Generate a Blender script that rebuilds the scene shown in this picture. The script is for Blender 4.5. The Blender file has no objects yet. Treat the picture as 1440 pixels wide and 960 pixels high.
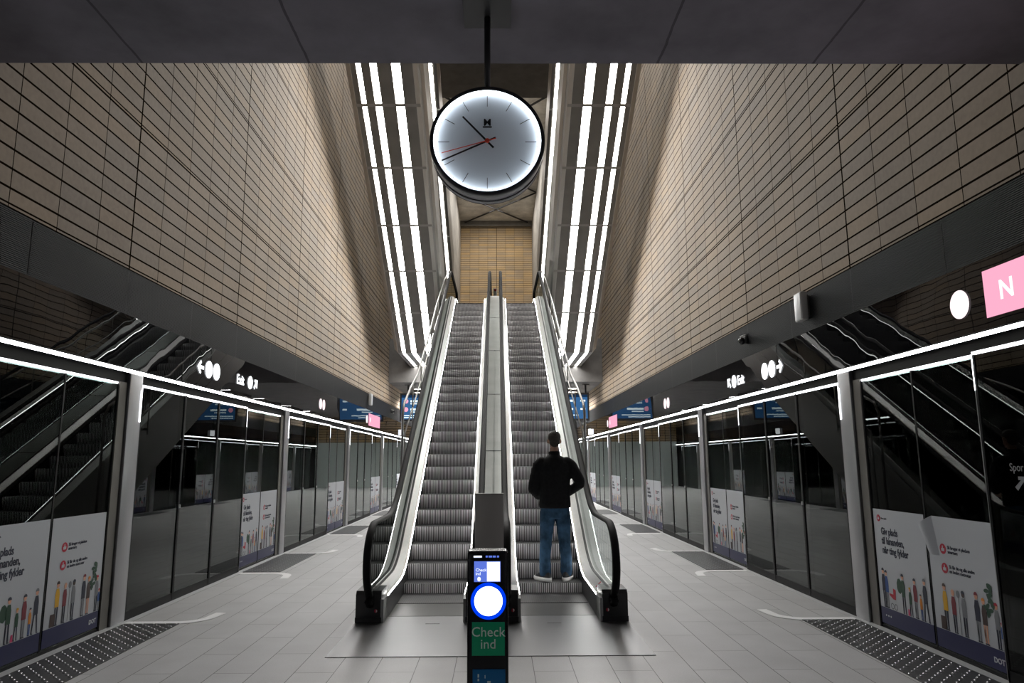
import bpy, bmesh, math, random
from mathutils import Matrix, Vector
random.seed(7)
R = math.radians
SC = bpy.context.scene
COL = SC.collection

# ------------------------------------------------------------------ camera
cam_d = bpy.data.cameras.new('camera'); cam = bpy.data.objects.new('camera', cam_d); COL.objects.link(cam)
cam_d.sensor_width = 36.0; cam_d.lens = 25.0; cam_d.shift_x = 11/1440; cam_d.clip_end = 300
_th, _yaw, _roll = R(9.51), R(.55), R(.24)
_F = Vector((math.sin(_yaw)*math.cos(_th), math.cos(_yaw)*math.cos(_th), math.sin(_th)))
_R0 = Vector((math.cos(_yaw), -math.sin(_yaw), 0)); _U0 = _R0.cross(_F)
_Rt = _R0*math.cos(_roll) - _U0*math.sin(_roll); _Up = _U0*math.cos(_roll) + _R0*math.sin(_roll)
cam.matrix_world = Matrix(((_Rt.x, _Up.x, -_F.x, .062), (_Rt.y, _Up.y, -_F.y, 0), (_Rt.z, _Up.z, -_F.z, 1.6), (0, 0, 0, 1)))
SC.camera = cam

# ------------------------------------------------------------------ world, exposure, light levels
SC.view_settings.view_transform = 'Standard'; SC.view_settings.look = 'None'
SC.view_settings.exposure = 0.12; SC.view_settings.gamma = 1.0; SC.view_settings.use_curve_mapping = False
w = bpy.data.worlds.new('world'); SC.world = w; w.use_nodes = True
w.node_tree.nodes['Background'].inputs[0].default_value = (.8, .85, 1, 1)
w.node_tree.nodes['Background'].inputs[1].default_value = 0.0
SC.cycles.use_denoising = True
SC.cycles.max_bounces = 8; SC.cycles.glossy_bounces = 5; SC.cycles.transparent_max_bounces = 12
SC.cycles.caustics_reflective = False; SC.cycles.caustics_refractive = False
SC.cycles.sample_clamp_indirect = 6.0

E_STRIP = 32.0      # light bands under the overhead escalators
E_LINE = 24.0       # light line above the platform doors
E_EDGE = 5.0       # thin light line in the door head
E_SKIRT = 24.0      # lit skirting of the escalators
E_CEIL = 130.0       # lamps under the mezzanine
E_TOP = 12.0        # lamps of the hall above
E_CLOCK = 9.0

def area(name, loc, sx, sy, power, rot=(0, 0, 0), col=(1, .96, .9)):
    l = bpy.data.lights.new(name, 'AREA'); l.shape = 'RECTANGLE'; l.size = sx; l.size_y = sy; l.energy = power; l.color = col
    o = bpy.data.objects.new(name, l); o.location = loc; o.rotation_euler = rot; COL.objects.link(o); return o

for _y in (15.5, 19.5, 23.5):      # downlights in the roof of the hall, above the frame
    for _x in (-2.3, 2.3): area('hall_downlight', (_x, _y, 17.9), .4, 3.0, 520)
for _y in (31, 38, 44): area('upper_hall_downlight', (0, _y, 18.0), 3, 3.0, 260)

# ------------------------------------------------------------------ materials
M = {}
def newmat(name):
    m = bpy.data.materials.new(name); m.use_nodes = True
    return m, m.node_tree, m.node_tree.nodes['Principled BSDF']
def pbr(name, col, rough=.5, metal=0., spec=.5, noise=None, bump=None, coat=0.):
    m, nt, b = newmat(name)
    b.inputs['Base Color'].default_value = (*col, 1); b.inputs['Roughness'].default_value = rough
    b.inputs['Metallic'].default_value = metal; b.inputs['Specular IOR Level'].default_value = spec
    b.inputs['Coat Weight'].default_value = coat
    if noise:
        sc, amt, det = noise
        tc = nt.nodes.new('ShaderNodeTexCoord'); n = nt.nodes.new('ShaderNodeTexNoise'); n.inputs['Scale'].default_value = sc; n.inputs['Detail'].default_value = det
        nt.links.new(tc.outputs['Object'], n.inputs['Vector'])
        r = nt.nodes.new('ShaderNodeMapRange'); r.inputs['From Min'].default_value = .3; r.inputs['From Max'].default_value = .7
        r.inputs['To Min'].default_value = 1-amt; r.inputs['To Max'].default_value = 1+amt
        nt.links.new(n.outputs['Fac'], r.inputs['Value'])
        v = nt.nodes.new('ShaderNodeVectorMath'); v.operation = 'SCALE'; v.inputs[0].default_value = col
        nt.links.new(r.outputs['Result'], v.inputs['Scale']); nt.links.new(v.outputs['Vector'], b.inputs['Base Color'])
        if bump:
            bp = nt.nodes.new('ShaderNodeBump'); bp.inputs['Strength'].default_value = bump; bp.inputs['Distance'].default_value = .01
            nt.links.new(n.outputs['Fac'], bp.inputs['Height']); nt.links.new(bp.outputs['Normal'], b.inputs['Normal'])
    M[name] = m; return m
def emit(name, col, s):
    m = bpy.data.materials.new(name); m.use_nodes = True; nt = m.node_tree; nt.nodes.clear()
    e = nt.nodes.new('ShaderNodeEmission'); e.inputs[0].default_value = (*col, 1); e.inputs[1].default_value = s
    o = nt.nodes.new('ShaderNodeOutputMaterial'); nt.links.new(e.outputs[0], o.inputs[0]); M[name] = m; return m
def glass(name, tint, ior=1.5, wave=0., rough=0.0, refl=(1, 1, 1)):
    m = bpy.data.materials.new(name); m.use_nodes = True; nt = m.node_tree; nt.nodes.clear()
    t = nt.nodes.new('ShaderNodeBsdfTransparent'); t.inputs[0].default_value = (*tint, 1)
    g = nt.nodes.new('ShaderNodeBsdfGlossy'); g.inputs['Roughness'].default_value = rough; g.inputs[0].default_value = (*refl, 1)
    f = nt.nodes.new('ShaderNodeFresnel'); f.inputs['IOR'].default_value = ior
    mx = nt.nodes.new('ShaderNodeMixShader'); o = nt.nodes.new('ShaderNodeOutputMaterial')
    nt.links.new(f.outputs[0], mx.inputs[0]); nt.links.new(t.outputs[0], mx.inputs[1]); nt.links.new(g.outputs[0], mx.inputs[2]); nt.links.new(mx.outputs[0], o.inputs[0])
    if wave:
        tc = nt.nodes.new('ShaderNodeTexCoord'); n = nt.nodes.new('ShaderNodeTexNoise'); n.inputs['Scale'].default_value = 1.6; n.inputs['Detail'].default_value = 1.5
        bp = nt.nodes.new('ShaderNodeBump'); bp.inputs['Strength'].default_value = wave; bp.inputs['Distance'].default_value = .05
        nt.links.new(tc.outputs['Object'], n.inputs['Vector']); nt.links.new(n.outputs['Fac'], bp.inputs['Height'])
        nt.links.new(bp.outputs['Normal'], g.inputs['Normal'])
    M[name] = m; return m

class NB:   # small node helper
    def __init__(s, nt): s.nt = nt
    def n(s, t, **k):
        x = s.nt.nodes.new(t)
        for a, b in k.items(): setattr(x, a, b)
        return x
    def L(s, a, b): s.nt.links.new(a, b)
    def m(s, op, a, b=None, c=None):
        x = s.n('ShaderNodeMath', operation=op)
        for i, v in enumerate((a, b, c)):
            if v is None: continue
            if isinstance(v, (int, float)): x.inputs[i].default_value = v
            else: s.L(v, x.inputs[i])
        return x.outputs[0]
    def line(s, coord, period, phase, width):       # 1 on the joint, 0 elsewhere
        d = s.m('PINGPONG', s.m('SUBTRACT', coord, phase), period/2)
        return s.m('LESS_THAN', d, width/2)
    def cell(s, coord, period, phase):
        return s.m('FLOOR', s.m('DIVIDE', s.m('SUBTRACT', coord, phase), period))

def tile_wall(name, axis, col, uph, zph=3.58, var=.13, dark=(.012, .008, .005)):
    m, nt, b = newmat(name); N = NB(nt)
    tc = N.n('ShaderNodeTexCoord'); sp = N.n('ShaderNodeSeparateXYZ'); N.L(tc.outputs['Object'], sp.inputs[0])
    u = sp.outputs[axis]; z = sp.outputs['Z']
    masks = [N.line(u, .62, uph, .010), N.line(z, .1585, zph, .019), N.line(u, 3.1, uph, .026),
             N.line(z, 1.585, zph, .022), N.line(z, 1.585, zph+.036, .016)]
    mk = masks[0]
    for q in masks[1:]: mk = N.m('MAXIMUM', mk, q)
    cv = N.n('ShaderNodeCombineXYZ'); N.L(N.cell(u, .62, uph), cv.inputs[0]); N.L(N.cell(z, .1585, zph), cv.inputs[1])
    wn = N.n('ShaderNodeTexWhiteNoise', noise_dimensions='2D'); N.L(cv.outputs[0], wn.inputs[0])
    ns = N.n('ShaderNodeTexNoise'); ns.inputs['Scale'].default_value = .9; ns.inputs['Detail'].default_value = 5; N.L(tc.outputs['Object'], ns.inputs['Vector'])
    nf = N.n('ShaderNodeTexNoise'); nf.inputs['Scale'].default_value = 22; nf.inputs['Detail'].default_value = 4; N.L(tc.outputs['Object'], nf.inputs['Vector'])
    f = N.m('ADD', N.m('MULTIPLY', N.m('SUBTRACT', wn.outputs[0], .5), var*2), 1.0)
    f = N.m('ADD', f, N.m('MULTIPLY', N.m('SUBTRACT', ns.outputs['Fac'], .5), .5))
    f = N.m('ADD', f, N.m('MULTIPLY', N.m('SUBTRACT', nf.outputs['Fac'], .5), .35))
    v = N.n('ShaderNodeVectorMath', operation='SCALE'); v.inputs[0].default_value = col; N.L(f, v.inputs['Scale'])
    hs = N.n('ShaderNodeHueSaturation'); N.L(v.outputs[0], hs.inputs['Color']); N.L(N.m('ADD', N.m('MULTIPLY', wn.outputs[0], .3), .8), hs.inputs['Saturation'])
    mx = N.n('ShaderNodeMix', data_type='RGBA'); N.L(mk, mx.inputs['Factor']); N.L(hs.outputs[0], mx.inputs['A']); mx.inputs['B'].default_value = (*dark, 1)
    N.L(mx.outputs['Result'], b.inputs['Base Color']); b.inputs['Roughness'].default_value = .7; N.L(N.m('MULTIPLY', N.m('SUBTRACT', 1.0, mk), .25), b.inputs['Specular IOR Level'])
    bp = N.n('ShaderNodeBump'); bp.inputs['Distance'].default_value = .01; bp.inputs['Strength'].default_value = .6
    N.L(N.m('SUBTRACT', 1.0, mk), bp.inputs['Height']); N.L(bp.outputs['Normal'], b.inputs['Normal'])
    M[name] = m; return m
tile_wall('tile_side', 'Y', (.3, .237, .176), 7.23, var=.08)
tile_wall('tile_end', 'X', (.5, .36, .205), .02, 3.58)

def concrete(name, col, lines=None, rough=.7, spec=.4):
    m, nt, b = newmat(name); N = NB(nt)
    tc = N.n('ShaderNodeTexCoord'); ns = N.n('ShaderNodeTexNoise'); ns.inputs['Scale'].default_value = 1.7; ns.inputs['Detail'].default_value = 8; ns.inputs['Roughness'].default_value = .62
    N.L(tc.outputs['Object'], ns.inputs['Vector'])
    f = N.m('ADD', N.m('MULTIPLY', N.m('SUBTRACT', ns.outputs['Fac'], .5), 1.3), 1.0)
    if lines:
        sp = N.n('ShaderNodeSeparateXYZ'); N.L(tc.outputs['Object'], sp.inputs[0])
        wob = N.m('MULTIPLY', N.m('SUBTRACT', ns.outputs['Fac'], .5), .05)
        for x in lines:
            d = N.m('ABSOLUTE', N.m('ADD', N.m('SUBTRACT', sp.outputs['X'], x), wob))
            f = N.m('MULTIPLY', f, N.m('SUBTRACT', 1.0, N.m('MULTIPLY', N.m('LESS_THAN', d, .009), .6)))
    v = N.n('ShaderNodeVectorMath', operation='SCALE'); v.inputs[0].default_value = col; N.L(f, v.inputs['Scale']); N.L(v.outputs[0], b.inputs['Base Color'])
    b.inputs['Roughness'].default_value = rough; b.inputs['Specular IOR Level'].default_value = spec
    bp = N.n('ShaderNodeBump'); bp.inputs['Strength'].default_value = .25; bp.inputs['Distance'].default_value = .02; N.L(ns.outputs['Fac'], bp.inputs['Height']); N.L(bp.outputs['Normal'], b.inputs['Normal'])
    M[name] = m; return m
concrete('concrete_slab', (.14, .13, .15), lines=(-2.42, -1.25, 1.2, 2.3))
concrete('concrete', (.15, .145, .14)); concrete('concrete_dark', (.08, .075, .07)); concrete('pale_wall', (.36, .34, .31))
concrete('white_ceiling', (.62, .6, .56)); concrete('tunnel', (.02, .021, .022))

def floor_mat():
    m, nt, b = newmat('floor_tiles'); N = NB(nt)
    tc = N.n('ShaderNodeTexCoord'); sp = N.n('ShaderNodeSeparateXYZ'); N.L(tc.outputs['Object'], sp.inputs[0])
    u = sp.outputs['X']; y = sp.outputs['Y']
    row = N.cell(u, .3075, .03)
    par = N.m('MULTIPLY', N.m('FLOORED_MODULO', row, 2.0), .555)
    y2 = N.m('ADD', y, par)
    mk = N.m('MAXIMUM', N.line(u, .3075, .03, .006), N.line(y2, 1.11, 7.485, .006))
    cv = N.n('ShaderNodeCombineXYZ'); N.L(row, cv.inputs[0]); N.L(N.cell(y2, 1.11, 7.485), cv.inputs[1])
    wn = N.n('ShaderNodeTexWhiteNoise', noise_dimensions='2D'); N.L(cv.outputs[0], wn.inputs[0])
    ns = N.n('ShaderNodeTexNoise'); ns.inputs['Scale'].default_value = 2.2; ns.inputs['Detail'].default_value = 8; N.L(tc.outputs['Object'], ns.inputs['Vector'])
    nf = N.n('ShaderNodeTexNoise'); nf.inputs['Scale'].default_value = 90; nf.inputs['Detail'].default_value = 3; N.L(tc.outputs['Object'], nf.inputs['Vector'])
    f = N.m('ADD', N.m('MULTIPLY', N.m('SUBTRACT', wn.outputs[0], .5), .1), 1.0)
    f = N.m('ADD', f, N.m('MULTIPLY', N.m('SUBTRACT', ns.outputs['Fac'], .5), .3))
    f = N.m('ADD', f, N.m('MULTIPLY', N.m('SUBTRACT', nf.outputs['Fac'], .5), .3))
    v = N.n('ShaderNodeVectorMath', operation='SCALE'); v.inputs[0].default_value = (.5, .5, .5); N.L(f, v.inputs['Scale'])
    mx = N.n('ShaderNodeMix', data_type='RGBA'); N.L(mk, mx.inputs['Factor']); N.L(v.outputs[0], mx.inputs['A']); mx.inputs['B'].default_value = (.06, .06, .06, 1)
    N.L(mx.outputs['Result'], b.inputs['Base Color']); b.inputs['Roughness'].default_value = .42; b.inputs['Specular IOR Level'].default_value = .45
    M['floor_tiles'] = m
floor_mat()

def stripe_mat(name, axis, period, duty, c_hi, c_lo, rough=.45, metal=.0):
    m, nt, b = newmat(name); N = NB(nt)
    tc = N.n('ShaderNodeTexCoord'); sp = N.n('ShaderNodeSeparateXYZ'); N.L(tc.outputs['Object'], sp.inputs[0])
    d = N.m('PINGPONG', sp.outputs[axis], period/2); d = N.m('DIVIDE', d, period/2)
    r = N.n('ShaderNodeMapRange', interpolation_type='SMOOTHSTEP'); r.inputs['From Min'].default_value = duty-.18; r.inputs['From Max'].default_value = duty+.18; N.L(d, r.inputs['Value'])
    mx = N.n('ShaderNodeMix', data_type='RGBA'); N.L(r.outputs[0], mx.inputs['Factor']); mx.inputs['A'].default_value = (*c_lo, 1); mx.inputs['B'].default_value = (*c_hi, 1)
    N.L(mx.outputs['Result'], b.inputs['Base Color']); b.inputs['Roughness'].default_value = rough; b.inputs['Metallic'].default_value = metal
    M[name] = m
stripe_mat('riser', 'X', .0235, .5, (.85, .83, .84), (.05, .048, .05), .5)
stripe_mat('tread', 'X', .0235, .6, (.04, .038, .04), (.015, .015, .015), .5)
stripe_mat('comb_floor', 'Y', .018, .5, (.085, .083, .08), (.04, .04, .04), .35)

def brushed(name, col, rough=.32, axis='X', amt=.12):
    m, nt, b = newmat(name); N = NB(nt)
    tc = N.n('ShaderNodeTexCoord'); mp = N.n('ShaderNodeMapping'); N.L(tc.outputs['Object'], mp.inputs[0])
    mp.inputs['Scale'].default_value = {'X': (1.2, 40, 40), 'Y': (40, 1.2, 40), 'Z': (40, 40, 1.2)}[axis]
    ns = N.n('ShaderNodeTexNoise'); ns.inputs['Scale'].default_value = 1.5; ns.inputs['Detail'].default_value = 4; N.L(mp.outputs[0], ns.inputs['Vector'])
    f = N.m('ADD', N.m('MULTIPLY', N.m('SUBTRACT', ns.outputs['Fac'], .5), amt*2), 1.0)
    v = N.n('ShaderNodeVectorMath', operation='SCALE'); v.inputs[0].default_value = col; N.L(f, v.inputs['Scale']); N.L(v.outputs[0], b.inputs['Base Color'])
    N.L(N.m('ADD', N.m('MULTIPLY', ns.outputs['Fac'], .16), rough-.08), b.inputs['Roughness']); b.inputs['Metallic'].default_value = 1.0
    M[name] = m
brushed('steel', (.34, .34, .35), .36, 'Z'); brushed('steel_plate', (.2, .2, .205), .4, 'X', .2)
brushed('deck_metal', (.62, .62, .61), .42, 'Y'); brushed('truss_metal', (.36, .35, .33), .5, 'Y')
pbr('deck_grey', (.42, .43, .42), .45, .3, noise=(3, .1, 6))
pbr('dark_panel', (.17, .16, .145), .42, .35, noise=(2, .15, 4))
pbr('joint_bar', (.28, .27, .25), .5, .3); pbr('pale_edge', (.5, .48, .45), .4, .4)
pbr('black', (.012, .012, .013), .45); pbr('black_gloss', (.008, .008, .009), .12); pbr('frame_black', (.006, .0065, .007), .5, spec=.15)
pbr('rubber', (.006, .006, .006), .6, spec=.12); pbr('groove', (.02, .02, .02), .5)
pbr('grille', (.022, .023, .025), .55, spec=.15)
pbr('bronze', (.3, .285, .27), .42, .4); pbr('newel_black', (.018, .018, .019), .3)
pbr('tube_steel', (.26, .25, .24), .4, 1.)
pbr('end_panel', (.6, .66, .64), .4); pbr('white_paint', (.9, .9, .9), .5); pbr('threshold', (.62, .63, .64), .35, .2)
pbr('mat_black', (.022, .023, .025), .4); pbr('stud', (.3, .3, .31), .35, .5)
pbr('poster_white', (.52, .545, .58), .4); pbr('navy', (.012, .015, .085), .4); pbr('ink', (.012, .016, .04), .5)
pbr('red', (.5, .015, .045), .5); pbr('yellow', (.75, .42, .02), .5); pbr('maroon', (.2, .015, .03), .5); pbr('blue_coat', (.03, .09, .3), .5)
pbr('leaf_green', (.012, .06, .03), .5); pbr('grey_coat', (.2, .21, .23), .5); pbr('peach', (.75, .4, .27), .5); pbr('brown', (.05, .025, .02), .5)
pbr('orange', (.7, .25, .03), .5); pbr('pink', (.7, .08, .2), .5); pbr('pale_text', (.65, .68, .72), .5)
pbr('device_white', (.5, .5, .49), .45)
pbr('jacket', (.007, .007, .008), .8, spec=.2, noise=(30, .3, 3), bump=.2); pbr('denim', (.03, .07, .125), .85, spec=.2, noise=(9, .6, 6), bump=.3)
pbr('skin', (.42, .24, .17), .55); pbr('hair', (.035, .027, .02), .7, noise=(60, .4, 2), bump=.4); pbr('shoe', (.012, .012, .014), .5); pbr('sole', (.75, .75, .73), .5)
pbr('reader_black', (.008, .008, .01), .25); pbr('sign_green', (.0, .42, .19), .4); pbr('sign_text', (.8, .95, .88), .5); pbr('panel_blue', (.01, .16, .4), .35)
pbr('clock_body', (.02, .02, .024), .35); pbr('clock_side', (.34, .34, .36), .45, .2); pbr('clock_face', (.76, .83, .9), .6); pbr('hand_black', (.006, .006, .008), .5); pbr('hand_red', (.8, .09, .05), .5)
pbr('wood', (.2, .12, .06), .6)
emit('strip_light', (1, .985, .96), E_STRIP); emit('line_light', (.96, .97, 1), E_LINE); emit('edge_light', (.95, .97, 1), E_EDGE)
emit('skirt_light', (1, .98, .96), E_SKIRT); emit('ceiling_lamp', (1, .98, .95), E_CEIL); emit('hall_lamp', (1, .93, .82), E_TOP)
emit('clock_ring', (.86, .93, 1), E_CLOCK); emit('sign_white', (.95, .97, 1), 2.2); emit('sign_pink', (1, .42, .58), 1.0); emit('sign_palepink', (1, .85, .87), 1.3)
emit('screen_blue', (.05, .16, .36), .8); emit('screen_dark', (.01, .035, .09), .8); emit('screen_text', (.8, .95, 1), 1.3); emit('exit_green', (.05, .55, .42), .7)
emit('reader_light', (.75, .8, 1), 3.0); emit('reader_blue', (.0, .05, .9), .9); emit('reader_screen', (.12, .2, .75), .9); emit('reader_white', (.8, .86, 1), 1.3)
glass('door_glass', (.35, .38, .37), 1.36, refl=(.92, .96, .95)); glass('balustrade_glass', (.86, .91, .89), 1.28, refl=(.3, .32, .31))
def mirror_black():
    m = bpy.data.materials.new('header_glass'); m.use_nodes = True; nt = m.node_tree; nt.nodes.clear(); N = NB(nt)
    d = N.n('ShaderNodeBsdfDiffuse'); d.inputs[0].default_value = (.004, .004, .005, 1)
    g = N.n('ShaderNodeBsdfGlossy'); g.inputs['Roughness'].default_value = .0; g.inputs[0].default_value = (.95, .95, .97, 1)
    f = N.n('ShaderNodeFresnel'); f.inputs['IOR'].default_value = 1.3
    mx = N.n('ShaderNodeMixShader'); o = N.n('ShaderNodeOutputMaterial')
    tc = N.n('ShaderNodeTexCoord'); n = N.n('ShaderNodeTexNoise'); n.inputs['Scale'].default_value = 1.9; n.inputs['Detail'].default_value = 1.2
    bp = N.n('ShaderNodeBump'); bp.inputs['Strength'].default_value = .035; bp.inputs['Distance'].default_value = .05
    N.L(tc.outputs['Object'], n.inputs['Vector']); N.L(n.outputs['Fac'], bp.inputs['Height']); N.L(bp.outputs['Normal'], g.inputs['Normal'])
    N.L(f.outputs[0], mx.inputs[0]); N.L(d.outputs[0], mx.inputs[1]); N.L(g.outputs[0], mx.inputs[2]); N.L(mx.outputs[0], o.inputs[0]); M['header_glass'] = m
mirror_black()

# ------------------------------------------------------------------ mesh helpers
class MB:
    def __init__(s): s.v = []; s.f = []; s.m = []; s.mats = []; s.sm = []
    def mi(s, mat):
        if mat not in s.mats: s.mats.append(mat)
        return s.mats.index(mat)
    def face(s, pts, mat, smooth=False):
        i = len(s.v); s.v += [tuple(p) for p in pts]; s.f.append(tuple(range(i, i+len(pts)))); s.m.append(s.mi(mat)); s.sm.append(smooth)
    def box(s, a, b, mat):
        (x0, y0, z0), (x1, y1, z1) = [tuple(map(min, zip(a, b))), tuple(map(max, zip(a, b)))]
        i = len(s.v); s.v += [(x, y, z) for z in (z0, z1) for y in (y0, y1) for x in (x0, x1)]
        k = s.mi(mat)
        for q in ((0, 2, 3, 1), (4, 5, 7, 6), (0, 1, 5, 4), (2, 6, 7, 3), (0, 4, 6, 2), (1, 3, 7, 5)):
            s.f.append(tuple(i+j for j in q)); s.m.append(k); s.sm.append(False)
        return s
    def bbox(s, a, b, mat, r):      # box with chamfered edges
        (x0, y0, z0), (x1, y1, z1) = [tuple(map(min, zip(a, b))), tuple(map(max, zip(a, b)))]
        bm = bmesh.new(); bmesh.ops.create_cube(bm, size=1)
        for v in bm.verts: v.co = ((x0+x1)/2+v.co.x*(x1-x0), (y0+y1)/2+v.co.y*(y1-y0), (z0+z1)/2+v.co.z*(z1-z0))
        bmesh.ops.bevel(bm, geom=bm.edges[:], offset=r, segments=3, affect='EDGES', profile=.5)
        s.bm(bm, mat, True); return s
    def bm(s, bm, mat, smooth=False, mtx=None):
        bm.verts.ensure_lookup_table(); i = len(s.v)
        for v in bm.verts: s.v.append(tuple((mtx @ v.co) if mtx else v.co))
        k = s.mi(mat)
        for f in bm.faces: s.f.append(tuple(i+v.index for v in f.verts)); s.m.append(k); s.sm.append(smooth)
        bm.free()
    def rings(s, rings, mat, closed=True, cap=True, smooth=True):
        n = len(rings[0]); i = len(s.v); k = s.mi(mat)
        for r in rings: s.v += [tuple(p) for p in r]
        for a in range(len(rings)-1):
            for j in range(n if closed else n-1):
                s.f.append((i+a*n+j, i+a*n+(j+1) % n, i+(a+1)*n+(j+1) % n, i+(a+1)*n+j)); s.m.append(k); s.sm.append(smooth)
        if cap and closed:
            s.f.append(tuple(i+j for j in range(n))[::-1]); s.m.append(k); s.sm.append(False)
            s.f.append(tuple(i+(len(rings)-1)*n+j for j in range(n))); s.m.append(k); s.sm.append(False)
        return s
    def tube(s, pts, r, mat, n=10):
        pts = [Vector(p) for p in pts]; rr = r if isinstance(r, (list, tuple)) else [r]*len(pts); out = []
        ref = None
        for i, p in enumerate(pts):
            d = (pts[min(i+1, len(pts)-1)]-pts[max(i-1, 0)]).normalized()
            if ref is None: ref = Vector((0, 0, 1)) if abs(d.z) < .9 else Vector((1, 0, 0))
            a = d.cross(ref).normalized(); b = a.cross(d).normalized(); ref = b
            out.append([p+(a*math.cos(t)+b*math.sin(t))*rr[i] for t in [2*math.pi*j/n for j in range(n)]])
        s.rings(out, mat); return s
    def ell(s, path, mat, n=14):     # path = [(x,y,z,rx,ry)] stacked horizontal ellipses
        out = [[(x+rx*math.cos(2*math.pi*j/n), y+ry*math.sin(2*math.pi*j/n), z) for j in range(n)] for x, y, z, rx, ry in path]
        s.rings(out, mat); return s
    def ribbon(s, x0, p0, x1, p1, mat, smooth=False):   # surface between two (y,z) paths
        s.rings([[(x0, a[0], a[1]), (x1, b[0], b[1])] for a, b in zip(p0, p1)], mat, closed=False, cap=False, smooth=smooth); return s
    def disc(s, c, r, ax, mat, th=.004, n=40, ry=None):  # thin solid disc, axis 'y' (default facing -y) in the local frame
        ry = ry or r
        f = [(c[0]+r*math.cos(t), c[2]+ry*math.sin(t)) for t in [2*math.pi*j/n for j in range(n)]]
        s.rings([[(x, c[1], z) for x, z in f], [(x, c[1]-th, z) for x, z in f]], mat, smooth=False); return s
    def poly(s, pts, y, mat, th=.002):   # flat plate in the local xz plane facing -y
        s.rings([[(x, y, z) for x, z in pts], [(x, y-th, z) for x, z in pts]], mat, smooth=False); return s
    def build(s, name, parent=None, fix=True):
        me = bpy.data.meshes.new(name); me.from_pydata(s.v, [], s.f)
        for mt in s.mats: me.materials.append(M[mt])
        me.polygons.foreach_set('material_index', s.m); me.polygons.foreach_set('use_smooth', s.sm)
        if fix:
            bm = bmesh.new(); bm.from_mesh(me); bmesh.ops.remove_doubles(bm, verts=bm.verts, dist=1e-5); bmesh.ops.recalc_face_normals(bm, faces=bm.faces); bm.to_mesh(me); bm.free()
        me.update(); o = bpy.data.objects.new(name, me); COL.objects.link(o)
        if parent: o.parent = parent
        return o

def tag(o, label=None, cat=None, group=None, kind=None):
    if label: o['label'] = label
    if cat: o['category'] = cat
    if group: o['group'] = group
    if kind: o['kind'] = kind
    return o
def thing(name, label, cat, loc=(0, 0, 0), rotz=0, group=None):
    o = bpy.data.objects.new(name, None); COL.objects.link(o); o.location = loc; o.rotation_euler = (0, 0, rotz); o.empty_display_size = .1
    return tag(o, label, cat, group)
CH = {}
def children_of(o):
    return [c for c in bpy.data.objects if c.parent == o]
def dup(root, loc, rotz, label, group=None, _top=True):
    r = root.copy(); COL.objects.link(r)
    if _top:
        r.location = loc; r.rotation_euler = (0, 0, rotz); r['label'] = label
        if group: r['group'] = group
    for ch in children_of(root):
        c = dup(ch, None, None, None, None, False); c.parent = r
    return r
def struct(o, label): o['kind'] = 'structure'; o['label'] = label; return o

def text(body, size, mat, x=0, y=0, z=0, align='LEFT', bold=0., sx=1., th=.001, name='lettering', parent=None, space=1.0, sp_line=1.0):
    cu = bpy.data.curves.new('t', 'FONT'); cu.body = body; cu.size = size; cu.align_x = align; cu.offset = bold; cu.extrude = th; cu.space_character = space; cu.space_line = sp_line
    cu.resolution_u = 3
    to = bpy.data.objects.new('t', cu); COL.objects.link(to)
    dg = bpy.context.evaluated_depsgraph_get(); me = bpy.data.meshes.new_from_object(to.evaluated_get(dg))
    bpy.data.objects.remove(to); bpy.data.curves.remove(cu)
    me.transform(Matrix(((sx, 0, 0, x), (0, 0, -1, y), (0, 1, 0, z), (0, 0, 0, 1))))   # stand it up, facing -y
    me.materials.clear(); me.materials.append(M[mat]); me.name = name
    o = bpy.data.objects.new(name, me); COL.objects.link(o)
    if parent: o.parent = parent
    return o

W = 3.78
# ================================================================== SHELL
fl = MB().box((-W-.02, -7, -.3), (W+.02, 45, 0), 'floor_tiles').build('floor'); struct(fl, 'pale grey stone slab platform floor')
for s, side in ((-1, 'left'), (1, 'right')):
    o = MB().box((s*W, -7, 3.58), (s*(W+.3), 48.3, 18.2), 'tile_side').build('wall_'+side); struct(o, f'tall {side} wall of tan ceramic planks')
    o = MB().box((s*7.2, -7, -1.3), (s*7.4, 45.2, 3.6), 'tunnel').box((s*(W+.05), -7, -1.4), (s*7.4, 45.2, -1.3), 'tunnel').box((s*(W+.3), -7, 3.55), (s*7.4, 45.2, 3.7), 'tunnel').box((s*(W+.05), 45, -1.3), (s*7.4, 45.2, 3.6), 'tunnel').box((s*(W+.05), -7.2, -1.3), (s*7.4, -7, 3.6), 'tunnel').build('tunnel_'+side)
    struct(o, f'dark track tunnel behind the {side} glass screen')
MB_ = MB().box((-W, 48, 5.9), (W, 48.3, 18.2), 'tile_end'); o = MB_.build('wall_end'); struct(o, 'far wall of golden ceramic planks above the escalators')
# platform level end wall: brick above pale glazed panels
o = MB().box((-W, 45, 2.75), (W, 45.3, 4.4), 'tile_end').box((-W, 45, 0), (W, 45.3, 2.75), 'end_panel').build('wall_platform_end'); struct(o, 'end wall of the platform')
o = MB().box((-W, -7.2, 0), (W, -7, 4.6), 'concrete_dark').build('wall_back'); struct(o, 'back wall of the platform')
o = MB().box((-W, -7, 4.36), (W, 4.62, 5.2), 'concrete_slab').build('ceiling'); struct(o, 'dark concrete ceiling slab over the near platform')
o = MB().box((-W, 4.2, 5.2), (W, 4.5, 18.2), 'concrete').build('wall_upper_back'); struct(o, 'concrete wall above the near slab')
o = MB().box((-W, 25, 4.34), (W, 48.3, 5.9), 'concrete').build('mezzanine_floor'); struct(o, 'concrete mezzanine slab with deep front edge')
o = MB().box((-W, 4.2, 18.12), (W, 48.3, 18.4), 'white_ceiling').build('ceiling_upper'); struct(o, 'white ceiling of the station hall')
o = MB().box((-1.95, 15.5, 13.5), (1.95, 22, 14.3), 'concrete_dark').build('trim_1'); struct(o, 'dark concrete bridge slab high between the overhead escalators')
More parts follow.
